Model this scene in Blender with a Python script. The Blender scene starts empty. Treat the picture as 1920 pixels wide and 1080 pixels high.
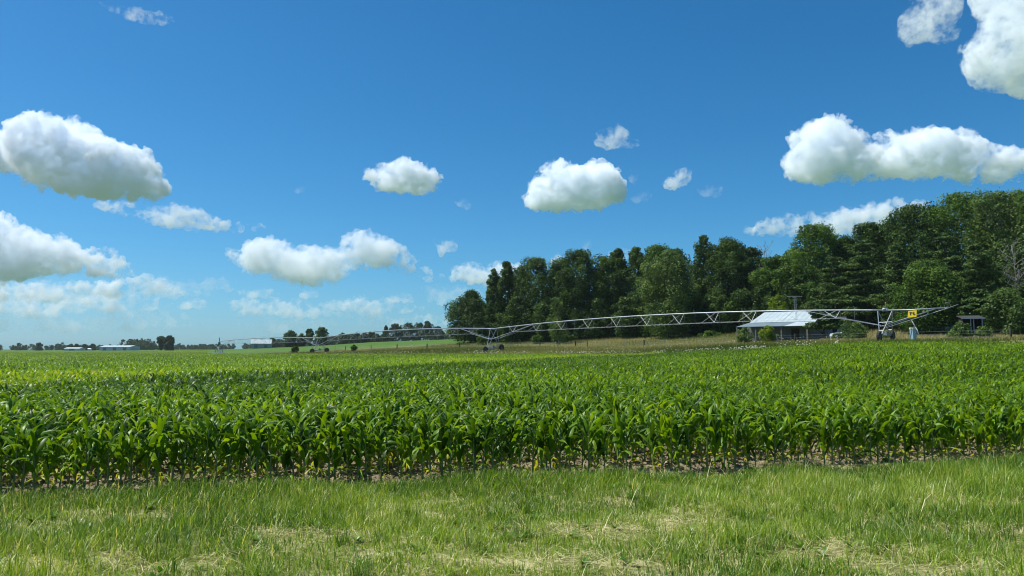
import bpy, bmesh, math, random
import numpy as np
from mathutils import Vector, Matrix, noise as mnoise

R = math.radians
rng = np.random.default_rng(7)
random.seed(7)
scene = bpy.context.scene
COL = scene.collection

# ------------------------------------------------------------------ camera
F = 1397.0            # focal length in photo pixels
CAM_Z = 2.0
PITCH = math.atan(115.0 / F)
cam_data = bpy.data.cameras.new("camera")
cam = bpy.data.objects.new("camera", cam_data)
COL.objects.link(cam)
cam.location = (0, 0, CAM_Z)
cam.rotation_euler = (math.pi / 2 + PITCH, 0, 0)
cam_data.sensor_width = 36.0
cam_data.lens = 36.0 * F / 1920.0
cam_data.clip_start = 0.1
cam_data.clip_end = 60000
scene.camera = cam


def ray(px, py):
    u = (px - 960.0) / F
    v = (540.0 - py) / F
    y = math.cos(PITCH) - v * math.sin(PITCH)
    z = math.sin(PITCH) + v * math.cos(PITCH)
    return u / y, z / y


def P(px, py, d):
    """World point seen at photo pixel (px, py), d metres along +Y."""
    a, b = ray(px, py)
    return Vector((a * d, d, CAM_Z + b * d))


# ------------------------------------------------------------------ sun and sky
SUN_AZ = R(-78)       # from +Y towards -X is negative: sun stands high to the left, a little beyond
SUN_EL = R(61)
world = bpy.data.worlds.new("World")
scene.world = world
world.use_nodes = True
wn = world.node_tree.nodes
wl = world.node_tree.links
for n in list(wn):
    wn.remove(n)
w_out = wn.new("ShaderNodeOutputWorld")
w_bg = wn.new("ShaderNodeBackground")
w_sky = wn.new("ShaderNodeTexSky")
w_sky.sky_type = 'NISHITA'
w_sky.sun_disc = False
w_sky.sun_elevation = SUN_EL
w_sky.sun_rotation = SUN_AZ
w_sky.altitude = 200
w_sky.air_density = 1.0
w_sky.dust_density = 0.6
w_sky.ozone_density = 2.2
# deep-blue summer sky: each channel of the sky's colour gets its own contrast
w_sep = wn.new("ShaderNodeSeparateColor")
w_com = wn.new("ShaderNodeCombineColor")
wl.new(w_sky.outputs[0], w_sep.inputs[0])
for ch, (pw, k) in enumerate(((1.53, 0.1554), (1.079, 0.635), (1.0, 0.95))):
    p_ = wn.new("ShaderNodeMath")
    p_.operation = 'POWER'
    p_.inputs[1].default_value = pw
    m_ = wn.new("ShaderNodeMath")
    m_.operation = 'MULTIPLY'
    m_.inputs[1].default_value = k
    wl.new(w_sep.outputs[ch], p_.inputs[0])
    wl.new(p_.outputs[0], m_.inputs[0])
    wl.new(m_.outputs[0], w_com.inputs[ch])
# the pale band of air near the horizon keeps its blue
w_hb = wn.new("ShaderNodeMath")
w_hb.operation = 'MULTIPLY_ADD'
w_hb.inputs[1].default_value = 0.30
wl.new(w_com.inputs[0].links[0].from_socket, w_hb.inputs[0])
wl.new(w_com.inputs[2].links[0].from_socket, w_hb.inputs[2])
wl.new(w_hb.outputs[0], w_com.inputs[2])
wl.new(w_com.outputs[0], w_bg.inputs[0])
w_bg.inputs[1].default_value = 0.089
wl.new(w_bg.outputs[0], w_out.inputs[0])

sun_data = bpy.data.lights.new("sun", 'SUN')
sun_data.energy = 4.7
sun_data.angle = R(0.53)
sun_data.color = (1.0, 0.98, 0.90)
sun = bpy.data.objects.new("sun", sun_data)
COL.objects.link(sun)
sdir = Vector((math.sin(SUN_AZ) * math.cos(SUN_EL), math.cos(SUN_AZ) * math.cos(SUN_EL), math.sin(SUN_EL)))
sun.rotation_euler = sdir.to_track_quat('Z', 'Y').to_euler()
sun.location = (-60, 20, 80)

scene.view_settings.view_transform = 'Standard'
scene.view_settings.look = 'None'
scene.view_settings.exposure = 0.43
scene.view_settings.gamma = 1.0
scene.view_settings.use_curve_mapping = False
scene.render.engine = 'CYCLES'
cy = scene.cycles
cy.max_bounces = 64
cy.diffuse_bounces = 3
cy.glossy_bounces = 2
cy.transmission_bounces = 4
cy.volume_bounces = 60
cy.transparent_max_bounces = 48
cy.use_denoising = True
cy.pixel_filter_type = 'BLACKMAN_HARRIS'
cy.filter_width = 1.05
cy.volume_max_steps = 512
cy.sample_clamp_indirect = 6.0


# ------------------------------------------------------------------ object helpers
def tag(o, label=None, cat=None, group=None, kind=None):
    if label:
        o["label"] = label
    if cat:
        o["category"] = cat
    if group:
        o["group"] = group
    if kind:
        o["kind"] = kind
    return o


def empty(name, loc=(0, 0, 0), rz=0.0):
    o = bpy.data.objects.new(name, None)
    o.empty_display_size = 0.5
    COL.objects.link(o)
    o.location = loc
    o.rotation_euler = (0, 0, rz)
    return o


def mesh_np(name, verts, faces, mats, parent=None, smooth=False, cols=None, midx=None):
    """verts (n,3); faces: (m,3) or (m,4) array, or a list of such arrays."""
    if not isinstance(faces, list):
        faces = [faces]
    faces = [np.asarray(f, dtype=np.int32) for f in faces if len(f)]
    me = bpy.data.meshes.new(name)
    verts = np.asarray(verts, dtype=np.float32)
    me.vertices.add(len(verts))
    me.vertices.foreach_set("co", verts.ravel())
    nl = sum(f.size for f in faces)
    nf = sum(len(f) for f in faces)
    me.loops.add(nl)
    me.polygons.add(nf)
    me.loops.foreach_set("vertex_index", np.concatenate([f.ravel() for f in faces]))
    tot = np.concatenate([np.full(len(f), f.shape[1], np.int32) for f in faces])
    start = np.zeros(nf, np.int32)
    start[1:] = np.cumsum(tot)[:-1]
    me.polygons.foreach_set("loop_start", start)
    try:
        me.polygons.foreach_set("loop_total", tot)
    except Exception:
        pass
    if midx is not None:
        me.polygons.foreach_set("material_index", np.asarray(midx, np.int32))
    if smooth:
        me.polygons.foreach_set("use_smooth", np.ones(nf, bool))
    if cols is not None:
        at = me.attributes.new("tint", 'FLOAT', 'POINT')
        at.data.foreach_set("value", np.asarray(cols, np.float32))
    me.update(calc_edges=True)
    me.validate()
    if not isinstance(mats, (list, tuple)):
        mats = [mats]
    for m in mats:
        me.materials.append(m)
    o = bpy.data.objects.new(name, me)
    COL.objects.link(o)
    if parent is not None:
        o.parent = parent
    return o


class MB:
    """Collects simple solids; build() links them as ONE mesh object."""

    def __init__(self):
        self.v, self.f = [], []

    def raw(self, vs, fs):
        n = len(self.v)
        self.v += [tuple(p) for p in vs]
        self.f += [tuple(i + n for i in f) for f in fs]

    def box(self, c, s, rz=0.0, m=None):
        x, y, z = s[0] / 2, s[1] / 2, s[2] / 2
        vs = [Vector((a * x, b * y, g * z)) for a in (-1, 1) for b in (-1, 1) for g in (-1, 1)]
        rot = m if m is not None else Matrix.Rotation(rz, 3, 'Z')
        vs = [rot @ p + Vector(c) for p in vs]
        self.raw(vs, [(0, 1, 3, 2), (4, 6, 7, 5), (0, 4, 5, 1), (2, 3, 7, 6), (0, 2, 6, 4), (1, 5, 7, 3)])

    def quadbox(self, quad, t):
        """A slab: four corners (planar quad) given thickness t along its normal."""
        q = [Vector(p) for p in quad]
        n = (q[1] - q[0]).cross(q[3] - q[0]).normalized() * t
        self.raw(q + [p - n for p in q], [(0, 1, 2, 3), (7, 6, 5, 4), (0, 4, 5, 1), (1, 5, 6, 2), (2, 6, 7, 3), (3, 7, 4, 0)])

    def tube(self, pts, r, n=6, r2=None, cap=True):
        pts = [Vector(p) for p in pts]
        m = len(pts)
        rings = []
        for i, p in enumerate(pts):
            d = (pts[min(i + 1, m - 1)] - pts[max(i - 1, 0)]).normalized()
            up = Vector((0, 0, 1)) if abs(d.z) < 0.95 else Vector((1, 0, 0))
            a = d.cross(up).normalized()
            b = a.cross(d)
            rr = r if r2 is None else r + (r2 - r) * i / max(1, m - 1)
            rings.append([p + (a * math.cos(t) + b * math.sin(t)) * rr for t in [2 * math.pi * k / n for k in range(n)]])
        vs = [q for ring in rings for q in ring]
        fs = []
        for i in range(m - 1):
            for k in range(n):
                fs.append((i * n + k, i * n + (k + 1) % n, (i + 1) * n + (k + 1) % n, (i + 1) * n + k))
        if cap:
            fs.append(tuple(range(n))[::-1])
            fs.append(tuple((m - 1) * n + k for k in range(n)))
        self.raw(vs, fs)

    def lathe(self, c, axis, prof, n=16):
        """Revolve (along, radius) pairs about an axis through c."""
        ax = Vector(axis).normalized()
        up = Vector((0, 0, 1)) if abs(ax.z) < 0.9 else Vector((1, 0, 0))
        a = ax.cross(up).normalized()
        b = a.cross(ax)
        vs, fs = [], []
        for h, r in prof:
            for k in range(n):
                t = 2 * math.pi * k / n
                vs.append(Vector(c) + ax * h + (a * math.cos(t) + b * math.sin(t)) * r)
        for i in range(len(prof) - 1):
            for k in range(n):
                fs.append((i * n + k, i * n + (k + 1) % n, (i + 1) * n + (k + 1) % n, (i + 1) * n + k))
        self.raw(vs, fs)

    def build(self, name, mat, parent=None, smooth=False):
        me = bpy.data.meshes.new(name)
        me.from_pydata(self.v, [], self.f)
        bm = bmesh.new()
        bm.from_mesh(me)
        bmesh.ops.recalc_face_normals(bm, faces=bm.faces)
        bm.to_mesh(me)
        bm.free()
        if smooth:
            for p in me.polygons:
                p.use_smooth = True
        me.materials.append(mat)
        o = bpy.data.objects.new(name, me)
        COL.objects.link(o)
        if parent is not None:
            o.parent = parent
        return o


def copy_tree(o, parent=None):
    c = o.copy()
    COL.objects.link(c)
    if parent is not None:
        c.parent = parent
    for ch in list(o.children):
        copy_tree(ch, c)
    return c


# ------------------------------------------------------------------ materials
def new_mat(name):
    m = bpy.data.materials.new(name)
    m.use_nodes = True
    nt = m.node_tree
    for n in list(nt.nodes):
        nt.nodes.remove(n)
    out = nt.nodes.new("ShaderNodeOutputMaterial")
    return m, nt, out


def noise_node(nt, scale, detail=4, rough=0.6, coord=None):
    n = nt.nodes.new("ShaderNodeTexNoise")
    n.inputs["Scale"].default_value = scale
    n.inputs["Detail"].default_value = detail
    n.inputs["Roughness"].default_value = rough
    if coord is not None:
        nt.links.new(coord, n.inputs["Vector"])
    return n


def ramp_node(nt, fac, stops):
    r = nt.nodes.new("ShaderNodeValToRGB")
    e = r.color_ramp.elements
    while len(e) < len(stops):
        e.new(0.5)
    for k, (p, c) in enumerate(stops):
        e[k].position = p
        e[k].color = (c[0], c[1], c[2], 1)
    nt.links.new(fac, r.inputs[0])
    return r


def mat_simple(name, c1, c2=None, scale=3.0, rough=0.6, metal=0.0, bump=0.0, spec=0.5):
    m, nt, out = new_mat(name)
    b = nt.nodes.new("ShaderNodeBsdfPrincipled")
    tc = nt.nodes.new("ShaderNodeTexCoord")
    n = noise_node(nt, scale, 5, 0.65, tc.outputs["Object"])
    c2 = c2 or tuple(x * 0.7 for x in c1)
    r = ramp_node(nt, n.outputs["Fac"], [(0.32, c2), (0.68, c1)])
    nt.links.new(r.outputs[0], b.inputs["Base Color"])
    b.inputs["Roughness"].default_value = rough
    b.inputs["Metallic"].default_value = metal
    b.inputs["Specular IOR Level"].default_value = spec
    if bump:
        bp = nt.nodes.new("ShaderNodeBump")
        bp.inputs["Strength"].default_value = bump
        nt.links.new(n.outputs["Fac"], bp.inputs["Height"])
        nt.links.new(bp.outputs[0], b.inputs["Normal"])
    nt.links.new(b.outputs[0], out.inputs[0])
    return m


def mat_leaf(name, stops, rough=0.5, trans=0.35, trans_col=(2.6, 2.2, 0.9), spec=0.4, big_noise=None):
    """Leaf: base colour varies by the per-leaf 'tint' attribute; part of the light goes through."""
    m, nt, out = new_mat(name)
    b = nt.nodes.new("ShaderNodeBsdfPrincipled")
    t = nt.nodes.new("ShaderNodeBsdfTranslucent")
    mx = nt.nodes.new("ShaderNodeMixShader")
    at = nt.nodes.new("ShaderNodeAttribute")
    at.attribute_name = "tint"
    fac = at.outputs["Fac"]
    r = ramp_node(nt, fac, stops)
    nt.links.new(r.outputs[0], b.inputs["Base Color"])
    b.inputs["Roughness"].default_value = rough
    b.inputs["Specular IOR Level"].default_value = spec
    vm = nt.nodes.new("ShaderNodeVectorMath")       # light that comes through a leaf is yellower than its upper face
    vm.operation = 'MULTIPLY'
    vm.inputs[1].default_value = trans_col
    nt.links.new(r.outputs[0], vm.inputs[0])
    nt.links.new(vm.outputs[0], t.inputs[0])
    mx.inputs[0].default_value = trans
    nt.links.new(b.outputs[0], mx.inputs[1])
    nt.links.new(t.outputs[0], mx.inputs[2])
    nt.links.new(mx.outputs[0], out.inputs[0])
    return m
# ------------------------------------------------------------------ clouds
def mat_cloud(name, dens, s, wisp):
    """Droplets scatter white; the density is curdled by two sizes of noise so that edges fray."""
    m, nt, out = new_mat(name)
    v = nt.nodes.new("ShaderNodeVolumePrincipled")
    v.inputs["Color"].default_value = (0.955, 0.976, 1.0, 1)
    v.inputs["Anisotropy"].default_value = 0.0
    tc = nt.nodes.new("ShaderNodeTexCoord")
    n1 = noise_node(nt, 1.0 / ((17.0 - 4.0 * wisp) * s), 7, 0.68 + 0.06 * wisp, tc.outputs["Object"])
    n2 = noise_node(nt, 1.0 / (60.0 * s), 2, 0.5, tc.outputs["Object"])
    n = nt.nodes.new("ShaderNodeMix")
    n.inputs[0].default_value = 0.40
    nt.links.new(n1.outputs["Fac"], n.inputs[2])
    nt.links.new(n2.outputs["Fac"], n.inputs[3])
    mr = nt.nodes.new("ShaderNodeMapRange")
    mr.inputs["From Min"].default_value = 0.445 + 0.05 * wisp
    mr.inputs["From Max"].default_value = 0.535 + 0.15 * wisp
    mr.inputs["To Min"].default_value = 0.0
    mr.inputs["To Max"].default_value = dens * (1.0 + 1.6 * wisp)
    nt.links.new(n.outputs[0], mr.inputs["Value"])
    nt.links.new(mr.outputs[0], v.inputs["Density"])
    nt.links.new(v.outputs[0], out.inputs["Volume"])
    m.cycles.volume_step_rate = STEP
    return m


STEP = 0.12


def poly_dist(poly, pts):
    """signed distance (positive inside) of pts to a closed polygon"""
    a = poly
    b = np.roll(poly, -1, 0)
    d = np.full(len(pts), 1e9)
    inside = np.zeros(len(pts), bool)
    for (x1, y1), (x2, y2) in zip(a, b):
        e = np.array([x2 - x1, y2 - y1])
        w = pts - np.array([x1, y1])
        t = np.clip((w @ e) / max(1e-9, e @ e), 0, 1)
        q = w - t[:, None] * e
        d = np.minimum(d, np.hypot(q[:, 0], q[:, 1]))
        c = ((y1 > pts[:, 1]) != (y2 > pts[:, 1]))
        with np.errstate(divide='ignore', invalid='ignore'):
            xi = x1 + (pts[:, 1] - y1) * (x2 - x1) / (y2 - y1 + 1e-12)
        inside ^= c & (pts[:, 0] < xi)
    return np.where(inside, d, -d)


ICO = bmesh.new()
bmesh.ops.create_icosphere(ICO, subdivisions=2, radius=1.0)
ICO_V = np.array([v.co[:] for v in ICO.verts])
ICO_F = np.array([[v.index for v in f.verts] for f in ICO.faces])
ICO.free()


def make_cloud(poly, d, tau_px, label, n=90, rmin=4.0, depth=0.8, edge=1.0, vox=1.5, seed=0, rough=1.0, wisp=None):
    """A cumulus: puffs packed through a volume of the traced outline's real size, fused, crumpled, filled with scattering droplets."""
    g = np.random.default_rng(seed)
    wisp = wisp if wisp is not None else float(np.clip((0.07 - tau_px) / 0.04, 0, 1))
    poly = np.array(poly, float)
    lo, hi = poly.min(0), poly.max(0)
    pts = g.uniform(lo, hi, (n * 12, 2))
    e = poly_dist(poly, pts)
    ok = e > rmin * 0.7
    pts, e = pts[ok][:n], e[ok][:n]
    rad = np.maximum(rmin * (1 + 0.5 * wisp), e * g.uniform(0.75, 1.0, len(e)))
    dep = g.uniform(-1, 1, len(e)) * (depth * e.max() * np.sqrt(np.clip(e / e.max(), 0.05, 1)))
    # small billows along the upper outline
    P2, R2, D2 = [], [], []
    ring = np.vstack([poly, poly[:1]])
    ctr = poly.mean(0)
    for a, b in zip(ring[:-1], ring[1:]):
        L = np.hypot(*(b - a))
        for _ in range(int(edge * L / (rmin * 1.6)) + 1):
            q = a + (b - a) * g.uniform()
            inw = ctr - q
            P2.append(q + inw / np.hypot(*inw) * rmin * g.uniform(0.5, 1.6))
            R2.append(rmin * g.uniform(0.6, 1.5))
            D2.append(g.uniform(-1, 1) * depth * rmin * 1.5)
    P2 = np.array(P2)
    ins = P2.mean(0)
    pts = np.vstack([pts, P2])
    rad = np.concatenate([rad, R2])
    dep = np.concatenate([dep, D2])
    s = d / F                        # metres per photo pixel there
    V, Fc = [], []
    for k, ((px, py), r, z) in enumerate(zip(pts, rad, dep)):
        c = np.array(P(px, py, d)) + np.array([0, z * s, 0])
        V.append(ICO_V * ((r * 1.05 + 1.0) * s) + c)
        Fc.append(ICO_F + k * len(ICO_V))
    V = np.vstack(V)
    org = V.mean(0)
    o = mesh_np("cloud", V - org, np.vstack(Fc), mat_cloud("cloud_droplets", 0.75 * tau_px / s, s, wisp))
    o.location = org
    md = o.modifiers.new("fuse", 'REMESH')
    md.mode = 'VOXEL'
    md.voxel_size = vox * s
    md.use_smooth_shade = False
    for size, st in ((34, 13.0), (13, 8.0), (5.5, 4.0)):
        tx = bpy.data.textures.new("billow", 'CLOUDS')
        tx.noise_scale = size * s
        tx.noise_depth = 1
        tx.noise_type = 'HARD_NOISE'
        dm = o.modifiers.new("billow", 'DISPLACE')
        dm.texture = tx
        dm.texture_coords = 'LOCAL'
        dm.strength = st * s * rough * min(1.0, rmin / 5.0) * (1.0 - 0.45 * wisp)
        dm.mid_level = 0.38
    m2 = o.modifiers.new("clean", 'REMESH')
    m2.mode = 'VOXEL'
    m2.voxel_size = vox * 0.9 * s
    dg = bpy.context.evaluated_depsgraph_get()
    me = bpy.data.meshes.new_from_object(o.evaluated_get(dg))
    o.modifiers.clear()
    o.data = me
    tag(o, label, "cloud", "cumulus clouds in the blue sky")
    return o


H = 700.0


def dbase(y):
    return F * H / (655.0 - y)


CLOUDS = [
    # outline in photo pixels, base row, optical depth per pixel, label, options
    ([(-60, 228), (0, 235), (25, 262), (60, 232), (95, 222), (128, 215), (165, 227), (190, 250), (235, 270), (275, 285), (305, 310), (316, 340), (322, 366), (290, 373), (230, 375), (180, 375), (120, 366), (60, 350), (20, 325), (-60, 328)],
     374, 0.13, "large bright cumulus cut by the left edge of the sky, a ragged tail under it", dict(n=140, rmin=6)),
    ([(168, 378), (240, 380), (252, 396), (300, 385), (345, 382), (375, 392), (400, 410), (450, 419), (505, 425), (450, 436), (390, 434), (330, 429), (265, 411), (215, 400), (180, 390)],
     430, 0.05, "long thin ragged cloud trailing below the largest left cumulus", dict(n=110, rmin=5, wisp=0.3)),
    ([(-60, 392), (10, 397), (35, 417), (80, 437), (115, 437), (140, 452), (150, 467), (170, 470), (200, 467), (230, 480), (246, 500), (250, 517), (200, 520), (120, 516), (60, 520), (0, 530), (-60, 530)],
     525, 0.09, "stepped cumulus bank low at the left edge, under the large bright one", dict(n=130, rmin=5)),
    ([(-60, 526), (100, 524), (250, 524), (285, 521), (320, 529), (345, 549), (300, 553), (200, 556), (100, 562), (-60, 572)],
     560, 0.06, "flat grey cloud layer along the foot of the stepped left bank", dict(n=120, rmin=5, wisp=0.4)),
    ([(422, 466), (450, 471), (470, 447), (530, 445), (555, 464), (580, 460), (635, 462), (641, 440), (665, 430), (690, 430), (720, 440), (756, 461), (765, 481), (785, 487), (812, 513), (836, 520), (810, 526), (770, 513), (720, 497), (700, 502), (655, 504), (650, 524), (600, 536), (540, 533), (480, 519), (450, 504), (427, 486)],
     536, 0.07, "wide lumpy cumulus standing above the left end of the irrigation pipe", dict(n=150, rmin=5)),
    ([(838, 520), (848, 499), (880, 489), (905, 495), (917, 489), (955, 489), (985, 500), (1000, 530), (900, 533), (850, 528)],
     533, 0.06, "white cumulus partly hidden by the left end of the tall wood", dict(n=60, rmin=5)),
    ([(680, 330), (692, 317), (715, 305), (740, 304), (766, 294), (790, 305), (820, 322), (836, 342), (815, 352), (817, 364), (770, 366), (730, 361), (702, 351)],
     366, 0.12, "compact oval white cumulus alone near the middle of the sky", dict(n=90, rmin=5)),
    ([(978, 383), (988, 350), (1003, 327), (1022, 309), (1045, 296), (1065, 302), (1085, 314), (1110, 300), (1122, 297), (1148, 305), (1163, 322), (1180, 352), (1172, 374), (1158, 384), (1120, 395), (1050, 396), (1002, 393)],
     397, 0.13, "thick round-topped cumulus above the middle of the tall wood", dict(n=120, rmin=6)),
    ([(1114, 270), (1120, 247), (1140, 240), (1158, 229), (1176, 241), (1184, 258), (1202, 270), (1180, 278), (1140, 278)],
     280, 0.035, "thin veil-like puff above the thick round-topped cumulus", dict(n=50, rmin=4)),
    ([(1245, 351), (1247, 333), (1266, 320), (1282, 309), (1295, 321), (1293, 337), (1275, 354), (1256, 354)],
     355, 0.05, "small torn white puff between the two big right cumuli", dict(n=40, rmin=4)),
    ([(1308, 352), (1320, 345), (1340, 350), (1356, 354), (1350, 368), (1330, 370), (1314, 362)],
     368, 0.018, "faint shred of vapour right of the small torn puff", dict(n=25, rmin=4)),
    ([(1180, 318), (1190, 314), (1196, 330), (1190, 348), (1182, 338)],
     348, 0.02, "faint upright wisp touching the thick round-topped cumulus", dict(n=15, rmin=3)),
    ([(843, 363), (855, 366), (879, 376), (885, 391), (871, 394), (856, 381)],
     394, 0.025, "thin slanting wisp below the compact oval cumulus", dict(n=25, rmin=3)),
    ([(1472, 338), (1470, 300), (1480, 281), (1476, 252), (1496, 240), (1513, 231), (1536, 219), (1560, 215), (1579, 220), (1590, 238), (1625, 267), (1641, 250), (1660, 245), (1690, 257), (1701, 243), (1754, 237), (1770, 252), (1785, 257), (1805, 240), (1828, 248), (1845, 272), (1880, 278), (1920, 283), (1985, 283), (1985, 333), (1850, 341), (1800, 342), (1740, 333), (1660, 336), (1600, 343), (1540, 345), (1500, 340)],
     344, 0.10, "broad cumulus with a high left tower reaching to the right edge", dict(n=190, rmin=6)),
    ([(1850, -120), (1836, -60), (1842, 10), (1854, 28), (1842, 48), (1832, 62), (1806, 82), (1818, 104), (1834, 120), (1836, 148), (1872, 160), (1920, 168), (1995, 172), (2040, 100), (2040, -120)],
     172, 0.05, "big soft cloud filling the upper right corner of the sky", dict(n=130, rmin=7, wisp=0.8)),
    ([(1690, 60), (1692, 25), (1716, -10), (1750, -25), (1800, -25), (1803, 20), (1790, 45), (1802, 74), (1770, 80), (1735, 73), (1702, 90)],
     150, 0.03, "frayed translucent cloud beside the upper right corner cloud", dict(n=90, rmin=5)),
    ([(1394, 436), (1420, 417), (1470, 407), (1540, 402), (1562, 390), (1600, 392), (1640, 382), (1680, 375), (1740, 380), (1740, 402), (1680, 412), (1620, 440), (1560, 445), (1500, 442), (1440, 443)],
     442, 0.05, "sloping pale cloud bank resting on the treetops at right", dict(n=150, rmin=6, wisp=0.1)),
    ([(184, 4), (215, 9), (240, 19), (251, 9), (275, 19), (322, 29), (326, 41), (300, 46), (265, 44), (240, 35), (210, 22)],
     60, 0.035, "thin feathery cloud at the top of the sky, near the left corner", dict(n=60, rmin=3.2)),
    ([(813, 452), (830, 449), (853, 452), (856, 467), (840, 474), (826, 480), (823, 465)],
     480, 0.05, "little hooked white puff right of the wide lumpy cumulus", dict(n=35, rmin=3.5)),
    ([(1030, 490), (1036, 477), (1047, 475), (1062, 482), (1066, 495), (1045, 498)],
     498, 0.06, "small bright cloud peeping over the treetops left of centre in the wood", dict(n=25, rmin=4)),
    ([(1092, 462), (1098, 449), (1108, 450), (1106, 464), (1098, 474)],
     474, 0.025, "tiny upright puff just over the highest trees of the middle wood", dict(n=15, rmin=3)),
    ([(1138, 478), (1146, 460), (1160, 462), (1178, 468), (1184, 484), (1150, 486)],
     486, 0.04, "pale puff half sunk behind the middle treetops", dict(n=25, rmin=3.5)),
    ([(330, 572), (340, 558), (360, 556), (384, 562), (392, 576), (350, 580)], 585, 0.048, "low pale cloud just left of the wide lumpy cumulus foot", dict(n=25, rmin=3)),
    ([(445, 548), (462, 538), (480, 541), (500, 544), (526, 545), (516, 558), (470, 558)], 570, 0.048, "low pale cloud under the left end of the wide lumpy cumulus", dict(n=30, rmin=3)),
    ([(558, 552), (572, 541), (592, 544), (596, 556), (574, 560)], 572, 0.048, "low small puff under the middle of the wide lumpy cumulus", dict(n=20, rmin=3)),
    ([(600, 575), (625, 562), (650, 556), (690, 553), (694, 566), (680, 577), (640, 580)], 590, 0.038, "flat low cloud over the paired dark far trees", dict(n=35, rmin=3)),
    ([(722, 562), (735, 550), (752, 546), (779, 558), (776, 566), (745, 566)], 578, 0.048, "low puff right of the flat low cloud, under the ragged tail", dict(n=25, rmin=3)),
    ([(818, 566), (826, 557), (842, 559), (842, 570), (828, 573)], 583, 0.038, "tiny low puff left of the wood", dict(n=15, rmin=3)),
    ([(205, 592), (235, 577), (270, 574), (296, 579), (290, 588), (240, 596)], 600, 0.030, "thin low streak of cloud over the long white shed", dict(n=30, rmin=3)),
    ([(120, 560), (150, 543), (205, 546), (212, 566), (160, 570)], 575, 0.042, "grey low cloud under the stepped left bank", dict(n=30, rmin=3)),
    ([(40, 592), (52, 574), (70, 573), (80, 588), (60, 597)], 600, 0.042, "small low cloud over the far woods by the left edge", dict(n=20, rmin=3)),
    ([(452, 584), (470, 572), (505, 574), (520, 582), (490, 590)], 596, 0.034, "thin low cloud over the pivot point", dict(n=25, rmin=3)),
    ([(-60, 560), (20, 548), (110, 552), (200, 548), (262, 556), (330, 570), (290, 584), (180, 586), (60, 592), (-60, 596)], 610, 0.040, "wide thin grey veil of cloud low on the left, under the flat layer", dict(n=120, rmin=5, wisp=0.35)),
    ([(420, 566), (470, 560), (540, 562), (610, 566), (690, 560), (760, 566), (800, 578), (740, 590), (640, 592), (520, 596), (430, 586)], 612, 0.034, "long thin veil of cloud above the far end of the irrigation pipe", dict(n=120, rmin=5, wisp=0.35)),
    ([(640, 604), (700, 592), (790, 590), (850, 596), (840, 610), (740, 614)], 620, 0.026, "faint streak of cloud just over the far grove", dict(n=50, rmin=4, wisp=0.35)),
    ([(1182, 372), (1196, 362), (1212, 356), (1222, 362), (1212, 376), (1192, 380)], 382, 0.016, "faint scrap of vapour low right of the thick round-topped cumulus", dict(n=15, rmin=3)),
    ([(-60, 598), (60, 590), (180, 594), (300, 590), (400, 600), (330, 616), (160, 620), (-60, 622)], 628, 0.020, "lowest pale haze cloud lying along the left horizon", dict(n=120, rmin=5, wisp=0.2)),
    ([(250, 520), (300, 512), (352, 530), (420, 520), (440, 540), (380, 556), (300, 560), (262, 545)], 575, 0.016, "thin milky patch between the stepped left bank and the wide lumpy cumulus", dict(n=80, rmin=5, wisp=0.3)),
    ([(790, 540), (830, 532), (880, 538), (905, 552), (860, 566), (800, 560)], 575, 0.016, "thin milky patch just left of the tall wood's end", dict(n=50, rmin=4, wisp=0.3)),
    ([(440, 606), (540, 598), (640, 602), (620, 618), (500, 622)], 628, 0.016, "lowest pale haze cloud behind the far end of the pipe", dict(n=80, rmin=4, wisp=0.2)),
    ([(550, 355), (558, 349), (572, 351), (573, 358), (560, 361)], 361, 0.02, "tiny faint puff left of the compact oval cumulus", dict(n=12, rmin=3)),
]
for k, (poly, yb, tau, label, opt) in enumerate(CLOUDS):
    make_cloud(poly, min(dbase(yb), 13000.0), tau, label, seed=100 + k, **opt)
# ------------------------------------------------------------------ terrain
def st(x, y):
    """s: distance out across the pivot line, t: distance along it (towards far left)."""
    return 0.731 * x + 0.683 * y, -0.683 * x + 0.731 * y


def ground_z(x, y):
    x = np.asarray(x, float)
    y = np.asarray(y, float)
    s, t = st(x, y)
    r = t / np.maximum(s, 1.0)
    f = np.interp(s, [30, 60, 80, 88, 95, 118, 145, 200, 300, 1000, 4000], [0, .35, .6, .9, 1.7, 2.5, 5.0, 6.5, 8, 10, 10])
    g = np.interp(r, [1.2, 1.57, 1.84, 2.5, 3.9, 8], [1, .85, .6, .2, .1, .05])
    k = np.clip((s - 25) / 55, 0, 1)
    e = 1.2 * np.clip((0.75 - r) / 0.35, 0, 1) * (k * k * (3 - 2 * k))
    return np.where(s > 0, f * g + e, 0.0)


def gz(x, y):
    return float(ground_z(x, y))


def at(px, d):
    """Ground point on the sight line through photo column px, d metres out."""
    x = (px - 960.0) / F * d
    return Vector((x, d, gz(x, d)))


ALPHA = math.atan2(3.5, 16.8)
CA, SA = math.cos(ALPHA), math.sin(ALPHA)
ROW0 = 11.75


def uv(x, y):
    return CA * x + SA * y, -SA * x + CA * y


def xy(u, v):
    return CA * u - SA * v, SA * u + CA * v


def in_field(x, y):
    u, v = uv(x, y)
    s, t = st(x, y)
    r = t / np.maximum(s, 1.0)
    edge = 85 + 1.2 * np.sin(t * 0.23) + 0.8 * np.sin(t * 0.61)
    return (v > ROW0 - 0.25) & ((s < edge) | ((r > 2.62) & (np.hypot(x, y) < 470)))


def in_meadow(x, y):
    s, t = st(x, y)
    r = t / np.maximum(s, 1.0)
    lim = np.interp(r, [0.9, 1.1, 1.6, 2.4], [175, 135, 122, 104])
    return (~in_field(x, y)) & (s > 80) & (s < lim) & (r < 2.62)


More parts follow.
